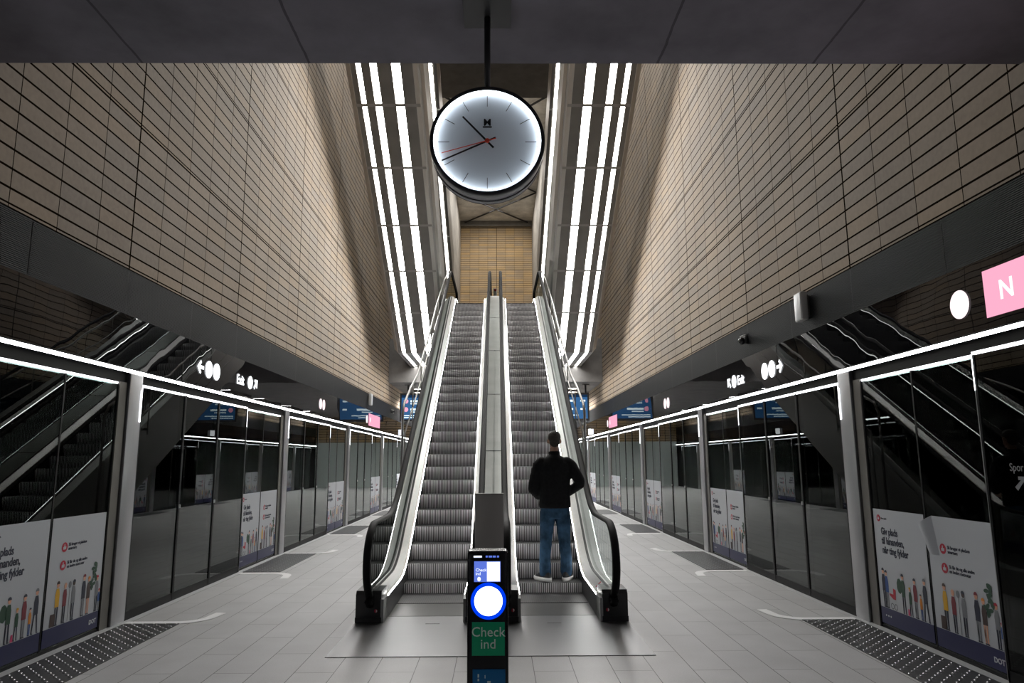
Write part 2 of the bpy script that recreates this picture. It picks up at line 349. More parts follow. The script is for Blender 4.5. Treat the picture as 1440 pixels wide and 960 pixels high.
for s, side in ((-1, 'left'), (1, 'right')):
    o = MB().box((s*2.5, 27.5, 5.9), (s*2.8, 48, 18.1), 'pale_wall').build('wall_hall_'+side); struct(o, f'pale wall on the {side} of the upper hall')
# roof trusses under the white ceiling
mb = MB()
for y0 in (30, 36, 42):
    for s in (-1, 1):
        mb.tube([(0, y0+3, 18.0), (s*2.5, y0, 18.0)], .05, 'black', 6); mb.tube([(0, y0+3, 18.0), (s*2.5, y0+6, 18.0)], .05, 'black', 6)
o = mb.build('trim_2'); struct(o, 'thin dark diagonal bars under the white ceiling')
o = MB().box((-2.5, 47.6, 17.75), (2.5, 48, 18.12), 'dark_panel').build('trim_3'); struct(o, 'dark edge trim at the top of the end wall')

# platform screen: header glass, grille band, light line
def grille(s):
    mb = MB(); n = 30; z0, z1 = 3.11, 3.58; h = (z1-z0)/n
    y = -4.0; 
    ys = [7.23+1.56*k for k in range(-7, 25)]
    x = s*(W-.004)
    for a, b in zip(ys, ys[1:]):
        a += .006; b -= .006; b = min(b, 45)
        for i in range(n):
            z = z0+i*h
            mb.face([(x, a, z), (x, b, z), (x, b, z+h*.5), (x, a, z+h*.5)], 'grille')
            mb.face([(x, a, z+h*.5), (x, b, z+h*.5), (x+s*.012, b, z+h*.55), (x+s*.012, a, z+h*.55)], 'black')
            mb.face([(x+s*.012, a, z+h*.55), (x+s*.012, b, z+h*.55), (x+s*.012, b, z+h*.95), (x+s*.012, a, z+h*.95)], 'black')
            mb.face([(x+s*.012, a, z+h*.95), (x+s*.012, b, z+h*.95), (x, b, z+h), (x, a, z+h)], 'grille')
    mb.box((s*(W+.006), -4, 3.1), (s*(W+.3), 45, 3.6), 'black')
    return mb.build('trim_ventilation_band', fix=False)
for s, side in ((-1, 'left'), (1, 'right')):
    struct(grille(s), f'dark ribbed metal band along the {side} wall below the tiles')
    o = MB().box((s*W, -7, 2.56), (s*(W+.02), 45, 3.115), 'header_glass').box((s*(W+.02), -7, 2.4), (s*(W+.28), 45, 3.115), 'black').build('trim_header_glass'); struct(o, f'black glass header above the {side} platform doors')
    o = MB().box((s*(W+.005), -7, 2.412), (s*(W+.03), 45, 2.512), 'frame_black').build('trim_door_head'); struct(o, f'black door head along the {side} platform doors')
    o = MB().box((s*(W-.03), -7, 2.512), (s*(W+.02), 45, 2.516), 'frame_black').box((s*(W-.03), -7, 2.516), (s*(W+.0), 45, 2.548), 'line_light').box((s*(W-.035), -7, 2.548), (s*(W+.02), 45, 2.56), 'frame_black').build('light_line')
    tag(o, f'long continuous white light line above the {side} platform doors', 'light')
    o = MB().box((s*(W-.1), -7, .0005), (s*(W+.05), 45, .004), 'threshold').build('trim_threshold_'+side); struct(o, f'pale metal threshold along the {side} platform doors')

# ================================================================== OVERHEAD ESCALATORS WITH LIGHT BANDS
TA = math.tan(R(31))
def flight(name, label, s, yk, zk, ylow, ytop, joints, flat_mesh=True):
    t = thing(name, label, 'escalator', (0, 0, 0), 0, None)
    pa = lambda y, dz=0: (y, (zk if y > yk else zk+TA*(yk-y))+dz)
    ys = [ylow]+[j for j in joints if ytop < j < ylow]+[ytop]
    bands = [(-3.0, -2.87), (-2.77, -2.58), (-2.44, -2.13), (-1.95, -1.68)]
    chans = [(-2.87, -2.77), (-2.58, -2.44), (-2.13, -1.95)]
    D = .09
    for a, b in zip(ys, ys[1:]):
        g = .008; p = [pa(a-g), pa(b+g)]
        mb = MB()
        for x0, x1 in bands:
            mb.ribbon(-s*x0, p, -s*x1, p, 'dark_panel')
            for x in (x0, x1): mb.ribbon(-s*x, p, -s*x, [(q[0], q[1]+D) for q in p], 'pale_edge')
            e = .012
            pp = [(q[0], q[1]-.002) for q in p]
            mb.ribbon(-s*x0, pp, -s*(x0+e), pp, 'pale_edge'); mb.ribbon(-s*(x1-e), pp, -s*x1, pp, 'pale_edge')
        for yj in ((b,) if b > ytop+.1 else ()):
            pj = [(pa(yj+.03)[0], pa(yj+.03)[1]-.006), (pa(yj-.03)[0], pa(yj-.03)[1]-.006)]
            mb.ribbon(-s*-3.0, pj, -s*-1.6, pj, 'joint_bar')
        mb.build('soffit_panel', t, fix=False)
        for x0, x1 in chans:
            lp = [(q[0], q[1]+.035) for q in p]
            lm = MB(); lm.ribbon(-s*x0, lp, -s*x1, lp, 'strip_light'); lm.ribbon(-s*x0, [(q[0], q[1]+.004) for q in lp], -s*x1, [(q[0], q[1]+.004) for q in lp], 'pale_edge'); lm.build('light_strip', t, fix=False)
    full = [pa(ylow), pa(yk), pa(ytop)]; off = lambda d: [(q[0], q[1]+d) for q in full]
    mb = MB()
    mb.ribbon(-s*-3.0, off(.0), -s*-3.11, off(.13), 'pale_edge'); mb.ribbon(-s*-3.11, off(.13), -s*-3.12, off(1.25), 'truss_metal')
    mb.ribbon(-s*-3.0, off(.1), -s*-1.68, off(.1), 'pale_edge')
    mb.ribbon(-s*-1.68, off(0), -s*-1.60, off(.06), 'pale_edge'); mb.ribbon(-s*-1.60, off(.06), -s*-1.57, off(.35), 'dark_panel'); mb.ribbon(-s*-1.57, off(.35), -s*-1.5, off(.42), 'pale_edge')
    mb.ribbon(-s*-1.5, off(.42), -s*-1.48, off(1.25), 'truss_metal'); mb.ribbon(-s*-3.12, off(1.25), -s*-1.48, off(1.25), 'truss_metal')
    a, b = pa(ylow), pa(ytop)
    for q in (a, b): mb.face([(-s*-3.1, q[0], q[1]), (-s*-1.5, q[0], q[1]), (-s*-1.5, q[0], q[1]+1.25), (-s*-3.1, q[0], q[1]+1.25)], 'truss_metal')
    mb.build('truss_casing', t, fix=False)
    for x, nm in ((-1.62, 'inner'), (-2.98, 'outer')):
        m2 = MB(); m2.ribbon(-s*x, off(1.25), -s*x, off(2.0), 'balustrade_glass'); m2.build('balustrade', t, fix=False)
        m2 = MB(); m2.rings([[(-s*(x+dx), q[0], q[1]+2.0+dz) for dx, dz in ((-.04, 0), (.04, 0), (.04, .04), (-.04, .04))] for q in full], 'rubber', smooth=False); m2.build('handrail', t)
    return t, pa
JN = [21.72, 20.15, 18.72, 17.35, 15.85, 14.45, 13.0, 11.6, 10.2, 8.8, 7.4]
for s, side in ((-1, 'left'), (1, 'right')):
    t, pa = flight('overhead_escalator', f'{side} overhead escalator with three light bands under its grey soffit', s, 21.72, 4.88, 25.0, 12.6, JN)
    tag(t, group=None)
# higher flights with a single light band
def upper_flight(s, side):
    t = thing('overhead_escalator', f'{side} higher escalator with one thin light band, beside the clock', 'escalator')
    z = lambda y: 7.86+math.tan(R(26.5))*(24.7-y)
    ys = [24.7+.2, 22.6, 20.4, 18.2, 16.9, 15.6]
    for a, b in zip(ys, ys[1:]):
        p = [(a-.01, z(a)), (b+.01, z(b))]; q = [(y, h+.05) for y, h in p]
        m1 = MB(); m1.ribbon(-s*-1.70, q, -s*-1.62, q, 'strip_light'); m1.ribbon(-s*-1.72, q, -s*-1.70, q, 'pale_edge'); m1.ribbon(-s*-1.62, q, -s*-1.58, q, 'pale_edge'); m1.build('light_strip', t, fix=False)
        m1 = MB(); m1.ribbon(-s*-1.58, p, -s*-1.50, p, 'dark_panel'); m1.ribbon(-s*-1.5, p, -s*-1.5, [(y, h+1.1) for y, h in p], 'truss_metal')
        m1.ribbon(-s*-1.58, p, -s*-1.58, q, 'pale_edge'); m1.ribbon(-s*-1.71, p, -s*-1.71, q, 'pale_edge'); m1.ribbon(-s*-1.71, p, -s*-2.9, p, 'truss_metal'); m1.build('soffit_panel', t, fix=False)
    fp = [(24.9, z(24.9)+1.1), (15.6, z(15.6)+1.1)]
    m1 = MB(); m1.ribbon(-s*-1.5, fp, -s*-2.9, fp, 'truss_metal'); m1.face([(-s*-1.5, 24.9, z(24.9)), (-s*-2.9, 24.9, z(24.9)), (-s*-2.9, 24.9, z(24.9)+1.1), (-s*-1.5, 24.9, z(24.9)+1.1)], 'truss_metal'); m1.build('truss_casing', t, fix=False)
for s, side in ((-1, 'left'), (1, 'right')): upper_flight(s, side)
o = MB().box((-W, 4.2, 10.6), (W, 12.6, 11.5), 'concrete').build('light_block_slab'); struct(o, 'unseen concrete slab added above the frame to darken the near walls')  # unseen slab, added to keep the upper light off the near walls

# lamps under the mezzanine and in the hall above
k = 0
for y in (28.5, 32.5, 36.5, 40.5):
    for x in (-2.9, 2.9):
        m_ = MB().box((x-.25, y-1.2, 4.325), (x+.25, y+1.2, 4.34), 'pale_edge').box((x-.22, y-1.18, 4.318), (x+.22, y+1.18, 4.325), 'ceiling_lamp')
        for a_, b_ in (((x-.25, y-1.2), (x-.235, y+1.2)), ((x+.235, y-1.2), (x+.25, y+1.2))): m_.box((*a_, 4.2), (*b_, 4.325), 'dark_panel')
        for i_ in range(9): m_.box((x-.235, y-1.2+i_*.2985, 4.2), (x+.235, y-1.19+i_*.2985, 4.32), 'dark_panel')
        o = m_.build('ceiling_light')
        tag(o, 'linear white ceiling light under the mezzanine slab behind the concrete beam', 'light', 'lights under the mezzanine')
o = MB().tube([(0, 40, 18.12), (0, 40, 18.0)], .09, 'pale_edge', 16).tube([(0, 40, 18.0), (0, 40, 17.995)], .07, 'hall_lamp', 16).build('ceiling_light')
tag(o, 'tiny round downlight in the white ceiling of the upper hall', 'light')

# ================================================================== MAIN ESCALATORS
T30 = math.tan(R(30)); YB = 8.9; ZT = 5.9
def epath(hf, hi, y0=7.7, y1=21.6, rb=.45, n=6):
    kb = YB+(hf-hi)/T30; kt = YB+(ZT+hf-hi)/T30
    def z(y): return hf if y < kb else (ZT+hf if y > kt else hi+T30*(y-YB))
    pts = [(y0, hf)]
    for kk in (kb, kt):
        A, B = (kk-rb, z(kk-rb)), (kk+rb, z(kk+rb)); K = (kk, z(kk))
        if A[0] < y0: A = (y0+.01, hf)
        for i in range(n+1):
            t = i/n; pts.append(tuple((1-t)**2*A[q]+2*t*(1-t)*K[q]+t*t*B[q] for q in (0, 1)))
        if kk == kb:
            ya, yb = kb+rb, kt-rb
            for i in range(1, 4): y = ya+(yb-ya)*i/4; pts.append((y, z(y)))
    pts.append((y1, ZT+hf)); return pts
def make_escalator(label, loc):
    t = thing('escalator', label, 'escalator', loc)
    sm = MB()
    prof = [(.002, 0), (.004, -.02), (.009, -.06), (.02, -.11), (.038, -.16), (.06, -.21)]
    xs = (-.395, .395)
    sm.rings([[(x, y, z) for x in xs] for y, z in prof], 'riser', closed=False, cap=False, smooth=True)
    sm.face([(-.395, .002, 0), (.395, .002, 0), (.395, .39, .0), (-.395, .39, .0)], 'tread')
    for x in xs: sm.face([(x, .39, 0)]+[(x, y, z) for y, z in prof]+[(x, .39, -.21)], 'black')
    sm.face([(-.395, .39, 0), (.395, .39, 0), (.395, .39, -.21), (-.395, .39, -.21)], 'black')
    proto = None; n = 29
    for k in range(n):
        if k == 0: y, z = 9.07, .12
        else: y, z = 9.085+.3464*k, .107+.2*k
        z = min(z, ZT); 
        if proto is None: o = sm.build('step', t, fix=False); proto = o
        else: o = proto.copy(); COL.objects.link(o); o.parent = t
        o.location = (0, y, z)
    y0 = 9.085+.3464*n
    MB().box((-.395, y0, ZT-.25), (.395, y0+.01, ZT-.03), 'riser').box((-.395, y0, ZT-.05), (.395, 21.6, ZT-.02), 'comb_floor').build('top_landing', t)
    MB().box((-.395, 7.79, -.02), (.395, 8.44, .007), 'comb_floor').box((-.395, 8.45, -.02), (.395, 9.06, .012), 'tread').build('comb_plate', t)
    lo = epath(-.02, -.35)
    for s in (-1, 1):
        m_ = MB(); sk = epath(.225, .05); m_.ribbon(s*.40, lo, s*.40, sk, 'newel_black'); m_.face([(s*.40, 7.5, 0), (s*.40, 7.71, 0), (s*.40, 7.71, .225), (s*.42, 7.5, .225)], 'deck_grey'); m_.build('skirt_panel', t, fix=False)
        m_ = MB(); a = epath(.225, .05, 7.76); b = epath(.232, .058, 7.76); c1 = [((p[0]+q[0])/2, (p[1]+q[1])/2) for p, q in zip(a, b)]; m_.ribbon(s*.398, a, s*.406, [(p[0], p[1]+.002) for p in a], 'skirt_light'); m_.ribbon(s*.406, [(p[0], p[1]+.002) for p in a], s*.428, b, 'pale_edge'); m_.ribbon(s*.398, a, s*.398, [(p[0], p[1]-.011) for p in a], 'skirt_light'); m_.build('skirt_light', t, fix=False)
        m_ = MB(); c = epath(.30, .125); m_.ribbon(s*.428, epath(.232, .058), s*.497, c, 'deck_metal', True); m_.build('inner_deck', t, fix=False)
        m_ = MB(); g = epath(.31, .135); m_.ribbon(s*.497, c, s*.502, g, 'groove'); m_.ribbon(s*.502, g, s*.525, g, 'groove'); m_.build('glass_gasket', t, fix=False)
        m_ = MB(); d = epath(.30, .125); m_.ribbon(s*.525, d, s*.682, d, 'deck_grey'); m_.ribbon(s*.682, d, s*.682, epath(-.01, -.95, 7.8), 'truss_metal')
        for yy in (9.2, 11.6, 14.1, 16.5): pass
        m_.build('outer_deck', t, fix=False)
        # glass with a rounded newel end
        m_ = MB(); top = epath(.945, .865, 7.7, 21.9); bot = epath(.31, .135, 7.7, 21.9)
        m_.ribbon(s*.54, bot, s*.54, top, 'balustrade_glass')
        cy, cz, r = 7.7, .58, .36
        arc = [(cy-r*math.sin(q), cz+r*math.cos(q)) for q in [math.pi*i/12 for i in range(13)]]
        m_.face([(s*.54, 7.7, .31)]+[(s*.54, y, z) for y, z in arc[::-1] if z > .26]+[(s*.54, 7.7, .945)], 'balustrade_glass')
        cy2 = 21.9; arc2 = [(cy2+r*math.sin(q), ZT+cz+r*math.cos(q)) for q in [math.pi*i/12 for i in range(13)]]
        m_.face([(s*.54, y, z) for y, z in arc2], 'balustrade_glass')
        m_.build('glass_balustrade', t, fix=False)
        # handrail loop
        R2 = .385; hp = [(7.52, .16), (7.40, .22)]
        hp += [(7.7-R2*1.12*math.sin(q), .58+R2*math.cos(q)) for q in [math.pi*(.86-.86*i/14) for i in range(15)]]
        e = epath(.965, .885, 7.9, 21.7); hp += e
        hp += [(21.9+R2*math.sin(q), ZT+.58+R2*math.cos(q)) for q in [math.pi*i/12 for i in range(12)]]
        pr = [(-.041, -.012), (-.032, .014), (.0, .022), (.032, .014), (.041, -.012), (.03, -.018), (-.03, -.018)]
        rings = []
        for i, p in enumerate(hp):
            a_, b_ = hp[max(i-1, 0)], hp[min(i+1, len(hp)-1)]; d_ = Vector((b_[0]-a_[0], b_[1]-a_[1])).normalized(); nn = Vector((-d_.y, d_.x))
            rings.append([(s*.54+u, p[0]+nn.x*v, p[1]+nn.y*v) for u, v in pr])
        m_ = MB(); m_.rings(rings, 'rubber'); m_.build('handrail', t)
        # newel base
        m_ = MB(); x0, x1 = sorted((s*.425, s*.682))
        m_.rings([[(x, y, z) for x, y, z in ((x0, 7.51, 0), (x1, 7.51, 0), (x1, 7.51, .2), (x0, 7.51, .2))]]*1+[[(x0, 7.51, 0.0), (x1, 7.51, 0.0), (x1, 7.51, .27), (x0, 7.51, .27)], [(x0, 7.545, 0.0), (x1, 7.545, 0.0), (x1, 7.545, .305), (x0, 7.545, .305)], [(x0, 7.86, 0.0), (x1, 7.86, 0.0), (x1, 7.86, .305), (x0, 7.86, .305)]], 'newel_black', smooth=False)
        m_.box((min(s*.40, s*.43), 7.505, 0), (max(s*.40, s*.43), 7.79, .228), 'deck_grey')
        nb = m_.build('newel_base', t)
        MB().box((x0-.003, 7.5, 0), (x1+.003, 7.83, .055), 'black').build('kick_plate', nb)
        st = MB(); st.disc((s*.478, 7.509, .115), .017, 'y', 'red', .002, 24); st.poly([(s*.478, .099)]+[(s*.478+.0145*math.sin(q), .115-.0145*math.cos(q)) for q in [math.pi*i/8 for i in range(9)]], 7.507, 'white_paint', .001); so = st.build('warning_sticker', nb); so['label'] = 'round red and white sticker'
    return t
escL = make_escalator('left escalator with empty steps rising to the mezzanine', (-.69, 0, 0))
escR = dup(escL, (.69, 0, 0), 0, 'right escalator carrying the man in black')
m_ = MB()   # safety sticker on the right escalator deck
zz = .245
for i, (a, b, mt) in enumerate(((0, .1, 'white_paint'), (.1, .15, 'red'))):
    m_.face([(.432, 7.92+a, zz), (.432, 7.92+b, zz), (.49, 7.92+b, zz+.055), (.49, 7.92+a, zz+.055)], mt)
m_.face([(.437, 7.97, zz+.006), (.437, 8.01, zz+.006), (.475, 8.01, zz+.041), (.475, 7.97, zz+.041)], 'blue_coat')
o = m_.build('safety_sticker', escR, fix=False); o['label'] = 'white, blue and red pictogram sticker'
# landing plate
o = MB().box((-1.372, 6.24, 0), (1.372, 7.49, .006), 'steel_plate').box((-1.085, 7.49, 0), (-.295, 7.785, .006), 'steel_plate').box((.295, 7.49, 0), (1.085, 7.785, .006), 'steel_plate').box((-.66, 7.43, .006), (-.52, 7.445, .0075), 'black').box((.55, 7.43, .006), (.69, 7.445, .0075), 'black').build('landing_plate'); tag(o, 'wide brushed steel landing plate in front of both escalators', 'floor plate')
# cover seams and landing at the mezzanine
m_ = MB(); cv = epath(.312, .137, 7.9, 21.6); m_.ribbon(-.142, cv, .142, cv, 'deck_grey')
cvt = thing('escalator_cover', 'long grey-green cover strip running up between the two escalators', 'cover')
m_.build('cover_panel', cvt, fix=False)
for y in (9.9, 11.7, 13.6, 15.6, 17.6):
    z = .139+T30*(y-YB); MB().rings([[(-.14, y, z), (.14, y, z), (.14, y+.012, z+.007), (-.14, y+.012, z+.007)], [(-.14, y, z+.003), (.14, y, z+.003), (.14, y+.012, z+.01), (-.14, y+.012, z+.01)]], 'groove', smooth=False).box((-.012, y-.012, z), (.012, y+.012, z+.008), 'black').build('seam', cvt)
o = MB().box((-1.5, 20.3, 5.2), (1.5, 25, 5.86), 'concrete').build('mezzanine_landing'); struct(o, 'concrete landing at the top of the escalators')
t = thing('emergency_stop_post', 'small white emergency stop post at the top between the escalators', 'post', (0, 20.3, 6.21))
MB().bbox((-.05, -.03, 0), (.05, .03, .36), 'device_white', .01).build('housing', t); MB().bbox((-.03, -.045, .28), (.03, -.03, .34), 'red', .005).build('button', t)

# outer guard rails beside the escalators
for s, side in ((-1, 'left'), (1, 'right')):
    t = thing('guard_rail', f'thin tubular steel guard rail on the outer side of the {side} escalator', 'rail')
    P0 = [(11.3, .55), (11.3, 2.33), (11.42, 2.5), (12.3, 2.86), (13.3, 3.2), (13.75, 3.45), (15.3, 4.27), (17.2, 5.38), (19.5, 6.6), (21.4, 7.4), (23.5, 7.4), (24.9, 7.4)]
    MB().tube([(s*1.44, y, z) for y, z in P0], .021, 'tube_steel', 8).build('top_rail', t)
    P1 = [(11.55, .65), (11.6, 2.05), (13.9, 3.15), (17.2, 4.95), (21.2, 6.95), (24.9, 6.95)]
    MB().tube([(s*1.44, y, z) for y, z in P1], .014, 'tube_steel', 8).build('mid_rail', t)
    for dz in (.35, .6): MB().tube([(s*1.44, y, z-dz) for y, z in ((14.5, 3.5), (17.2, 4.95), (21.2, 6.95), (24.9, 6.95))], .01, 'tube_steel', 6).build('mid_rail', t)
    for y in (12.6, 13.9, 15.2, 16.5, 17.8, 19.1, 20.4, 21.7, 23.0, 24.3):
        zt = 0
        for (a, b) in zip(P0[1:], P0[2:]):
            if a[0] <= y <= b[0]: zt = a[1]+(b[1]-a[1])*(y-a[0])/(b[0]-a[0])
        zb = .135+T30*(min(y, 19.1)-YB)
        MB().tube([(s*1.44, y, zb-.2), (s*1.44, y, zt)], .012, 'tube_steel', 6).box((s*1.44-s*.08, y-.02, zb-.12), (s*1.44, y+.02, zb-.08), 'tube_steel').build('baluster', t)

# ================================================================== PLATFORM SCREEN
# local frame: x along the wall in reading direction, y into the wall, platform side = -y
def person_fig(mb, x, z, h, top, leg, skin='peach', hair='ink', stride=.0, y=-.003):
    hd = h*.055
    mb.poly([(x-h*.075, z+h*.5), (x-h*.085, z+h*.7), (x-h*.05, z+h*.84), (x+h*.05, z+h*.84), (x+h*.085, z+h*.7), (x+h*.08, z+h*.42), (x-h*.08, z+h*.42)], y, top, .001)
    for q in (-1, 1):
        fx = x+q*h*(.035+stride); mb.poly([(x+q*h*.01, z+h*.45), (x+q*h*.07, z+h*.45), (fx+h*.025, z+h*.03), (fx-h*.02, z+h*.03)], y+.0005, leg, .001)
        mb.poly([(fx-h*.02, z+h*.035), (fx+h*.045, z+h*.02), (fx+h*.045, z), (fx-h*.02, z)], y, 'ink', .001)
    mb.poly([(x+hd*math.cos(q), z+h*.92+hd*1.25*math.sin(q)) for q in [2*math.pi*i/14 for i in range(14)]], y, skin, .001)
    mb.poly([(x+hd*1.1*math.cos(q), z+h*.94+hd*1.25*math.sin(q)) for q in [math.pi*i/9 for i in range(10)]], y-.001, hair, .001)
def thumb_badge(mb, x, z, r, y=-.003):
    mb.poly([(x+r*math.cos(q), z+r*math.sin(q)) for q in [2*math.pi*i/24 for i in range(24)]], y, 'red', .001)
    mb.poly([(x-.5*r, z-.45*r), (x+.45*r, z-.45*r), (x+.5*r, z+.15*r), (x+.1*r, z+.15*r), (x+.1*r, z+.65*r), (x-.12*r, z+.65*r), (x-.25*r, z+.1*r), (x-.5*r, z+.1*r)], y-.001, 'poster_white', .001)
PW = .865
def make_posters(parent, curl=False):
    made = []
    for k, x0 in ((0, .0), (1, .885)):
        fx = x0+.0
        pts = [(fx+.01, .2), (fx+PW-.01, .2), (fx+PW-.01, 1.12), (fx+.01, 1.12)]
        if k and curl: pts = [(fx+.01, .2), (fx+PW-.01, .2), (fx+PW-.01, 1.12), (fx+.09, 1.12), (fx+.01, 1.02)]
        mb = MB(); mb.poly(pts, -.001, 'poster_white', .001); mb.poly([(fx+.01, .05), (fx+PW-.01, .05), (fx+PW-.01, .2), (fx+.01, .2)], -.001, 'navy', .001)
        po = mb.build('poster', parent)
        if k == 0:
            text('Giv plads\ntil hinanden,\nnår ting fylder', .092, 'ink', fx+.13, -.003, .885, bold=.0024, sx=.84, parent=po, sp_line=.95)
            ml = MB(); thumb_badge(ml, fx+.105, 1.035, .032); ml.build('badge', po)
            text('Mer' + 'e plads', .022, 'ink', fx+.15, -.003, 1.028, parent=po)
            ml = MB(); z = .205
            person_fig(ml, fx+.1, z, .36, 'ink', 'ink'); person_fig(ml, fx+.15, z, .345, 'blue_coat', 'grey_coat')
            ml.poly([(fx+.19, .33), (fx+.25, .3), (fx+.29, .3), (fx+.3, .39), (fx+.255, .4), (fx+.255, .345), (fx+.19, .345)], -.003, 'red', .001)
            for wx in (.225, .285): ml.rings([[(fx+wx+rr*math.cos(q), -.003, .235+rr*math.sin(q)) for q in [2*math.pi*i/14 for i in range(14)]] for rr in (.028, .022)], 'ink', cap=False)
            person_fig(ml, fx+.43, z, .35, 'leaf_green', 'ink', stride=.02); ml.poly([(fx+.37+.045*math.cos(q), .44+.07*math.sin(q)) for q in [2*math.pi*i/9 for i in range(9)]], -.002, 'leaf_green', .0005)
            person_fig(ml, fx+.535, z, .25, 'leaf_green', 'ink', hair='yellow', stride=.03); person_fig(ml, fx+.62, z, .34, 'maroon', 'grey_coat')
            person_fig(ml, fx+.70, z, .22, 'orange', 'blue_coat'); person_fig(ml, fx+.77, z, .36, 'ink', 'ink', hair='grey_coat', stride=.06)
            ml.poly([(fx+.48, .205), (fx+.51, .205), (fx+.505, .26), (fx+.485, .26)], -.003, 'pink', .001); ml.build('illustration', po)
            lg = MB()
            for i in range(3): lg.disc((fx+.1+.04*i, -.003, .13), .009, 'y', 'pale_text', .001, 12)
            lg.build('logo_row', po)
        else:
            text('Så bruger vi pladsen\nsmartere', .039, 'ink', fx+.27, -.003, .865, bold=.0006, sx=.9, parent=po, sp_line=.9)
            text('Så får du og alle andre\nen bedre metrotur', .039, 'ink', fx+.27, -.003, .71, bold=.0006, sx=.9, parent=po, sp_line=.9)
            ml = MB(); thumb_badge(ml, fx+.21, .86, .042); ml.build('badge', po); ml = MB(); thumb_badge(ml, fx+.21, .705, .042); ml.build('badge', po)
            ml = MB(); z = .205
            person_fig(ml, fx+.17, z, .37, 'yellow', 'ink', hair='brown'); person_fig(ml, fx+.28, z, .34, 'maroon', 'ink', hair='peach'); person_fig(ml, fx+.41, z, .35, 'grey_coat', 'ink', skin='brown')
            person_fig(ml, fx+.57, z, .37, 'ink', 'grey_coat', hair='maroon'); person_fig(ml, fx+.65, z, .34, 'brown', 'peach', hair='orange')
            person_fig(ml, fx+.79, z, .33, 'grey_coat', 'ink', hair='red'); person_fig(ml, fx+.835, z, .2, 'blue_coat', 'grey_coat', hair='red')
            ml.poly([(fx+.09, .205), (fx+.16, .205), (fx+.16, .31), (fx+.09, .31)], -.003, 'brown', .001)
            ml.poly([(fx+.345, .21), (fx+.349, .21), (fx+.349, .5), (fx+.345, .5)], -.003, 'grey_coat', .001); ml.poly([(fx+.347+.022*math.cos(q), .52+.03*math.sin(q)) for q in [2*math.pi*i/10 for i in range(10)]], -.003, 'grey_coat', .001)
            rnd = random.Random(3)
            for i in range(16):
                cx, cz = fx+.725+rnd.uniform(-.05, .04), .44+i*.014; a = rnd.uniform(0, 3.1)
                ml.poly([(cx+.03*math.cos(q)*math.cos(a)-.016*math.sin(q)*math.sin(a), cz+.03*math.cos(q)*math.sin(a)+.016*math.sin(q)*math.cos(a)) for q in [2*math.pi*j/10 for j in range(10)]], -.0035-.0001*i, 'leaf_green', .0005)
            ml.build('illustration', po)
            text('DOT', .055, 'pale_text', fx+PW-.16, -.003, .1, bold=.0015, parent=po, name='logo_lettering')
            if curl:
                cm = MB(); n = 8
                rows = []
                for i in range(n+1):
                    tt = i/n; rows.append([(fx+.09-.13*tt+.0*tt, -.004-.05*math.sin(tt*2.2), 1.12-.09*tt), (fx+.16-.10*tt, -.004-.03*math.sin(tt*2.2), .80-.0*tt)])
                cm.rings(rows, 'poster_white', closed=False, cap=False); co = cm.build('peeled_flap', po, fix=False); co['label'] = 'peeling white corner of the poster'
        made.append(po)
def make_poster_panel(label, loc, rot, curl=False):
    t = thing('poster_screen_panel', label, 'screen panel', loc, rot, None)
    for x0 in (0, .885): MB().box((x0, .004, .03), (x0+PW, .014, 2.385), 'door_glass').build('glass_pane', t)
    MB().box((PW, .0, .0), (.885, .03, 2.39), 'frame_black').build('mullion', t)
    MB().box((-.004, .0, 0), (1.754, .03, .03), 'frame_black').box((-.004, 0, 0), (.002, .03, 2.39), 'frame_black').box((1.748, 0, 0), (1.754, .03, 2.39), 'frame_black').box((-.004, .002, 2.405), (1.754, .03, 2.411), 'frame_black').build('frame', t)
    MB().box((0, .0, 2.385), (1.75, .012, 2.404), 'edge_light').build('light_edge', t)
    make_posters(t, curl); return t
def make_door(label, loc, rot):
    t = thing('platform_door', label, 'sliding door', loc, rot); Wd = 3.25; y0 = -.03
    xs = [0, 1.08, 2.14, Wd]
    for a, b in zip(xs, xs[1:]): MB().box((a+.02, y0+.006, .09), (b-.02, y0+.016, 2.39), 'door_glass').build('glass_leaf', t)
    for x in xs[1:-1]:
        MB().box((x-.022, y0-.004, .02), (x+.022, y0+.022, 2.4), 'frame_black').build('mullion', t)
        MB().bbox((x-.012, y0-.02, 1.06), (x+.012, y0-.004, 1.1), 'device_white', .004).build('lock', t)
    MB().box((0, y0, .0), (Wd, y0+.03, .09), 'frame_black').box((0, y0, 0), (.02, y0+.03, 2.42), 'frame_black').box((Wd-.02, y0, 0), (Wd, y0+.03, 2.42), 'frame_black').box((0, y0, 2.42), (Wd, y0+.05, 2.43), 'frame_black').build('frame', t)
    for a, b in zip(xs, xs[1:]): MB().box((a+.02, y0+.017, 1.075), (b-.02, y0+.03, 1.12), 'frame_black').build('push_bar', t)
    MB().box((0.0, y0-.002, 2.395), (Wd, y0+.012, 2.418), 'edge_light').build('light_edge', t)
    for x in (-.006, Wd): MB().box((x, y0-.002, .02), (x+.006, y0+.03, 2.395), 'steel').box((x, y0-.004, 2.12), (x+.006, y0, 2.395), 'edge_light').build('edge_profile', t)
    return t
def make_post(label, s, y):
    t = thing('steel_post', label, 'post', (s*W, y, 0), 0)
    MB().bbox((-s*.035, 0, 0), (s*.06, .26, 2.51), 'steel', .006).build('column', t)
    MB().box((s*.0, -.165, 0), (s*.03, 0, 2.41), 'frame_black').box((-s*.012, -.16, 0), (0, -.02, 2.41), 'dark_panel').build('side_frame', t)
    a, b = (.235, .262); MB().box((-s*.038, a, 2.02), (-s*.0355, b-.004, 2.36), 'edge_light').build('glow_strip', t)  # thin glowing strip high on the post edge
    return t
ORD = ['nearest the camera', 'second from the camera', 'third from the camera', 'fourth from the camera', 'fifth from the camera', 'sixth from the camera', 'seventh from the camera']
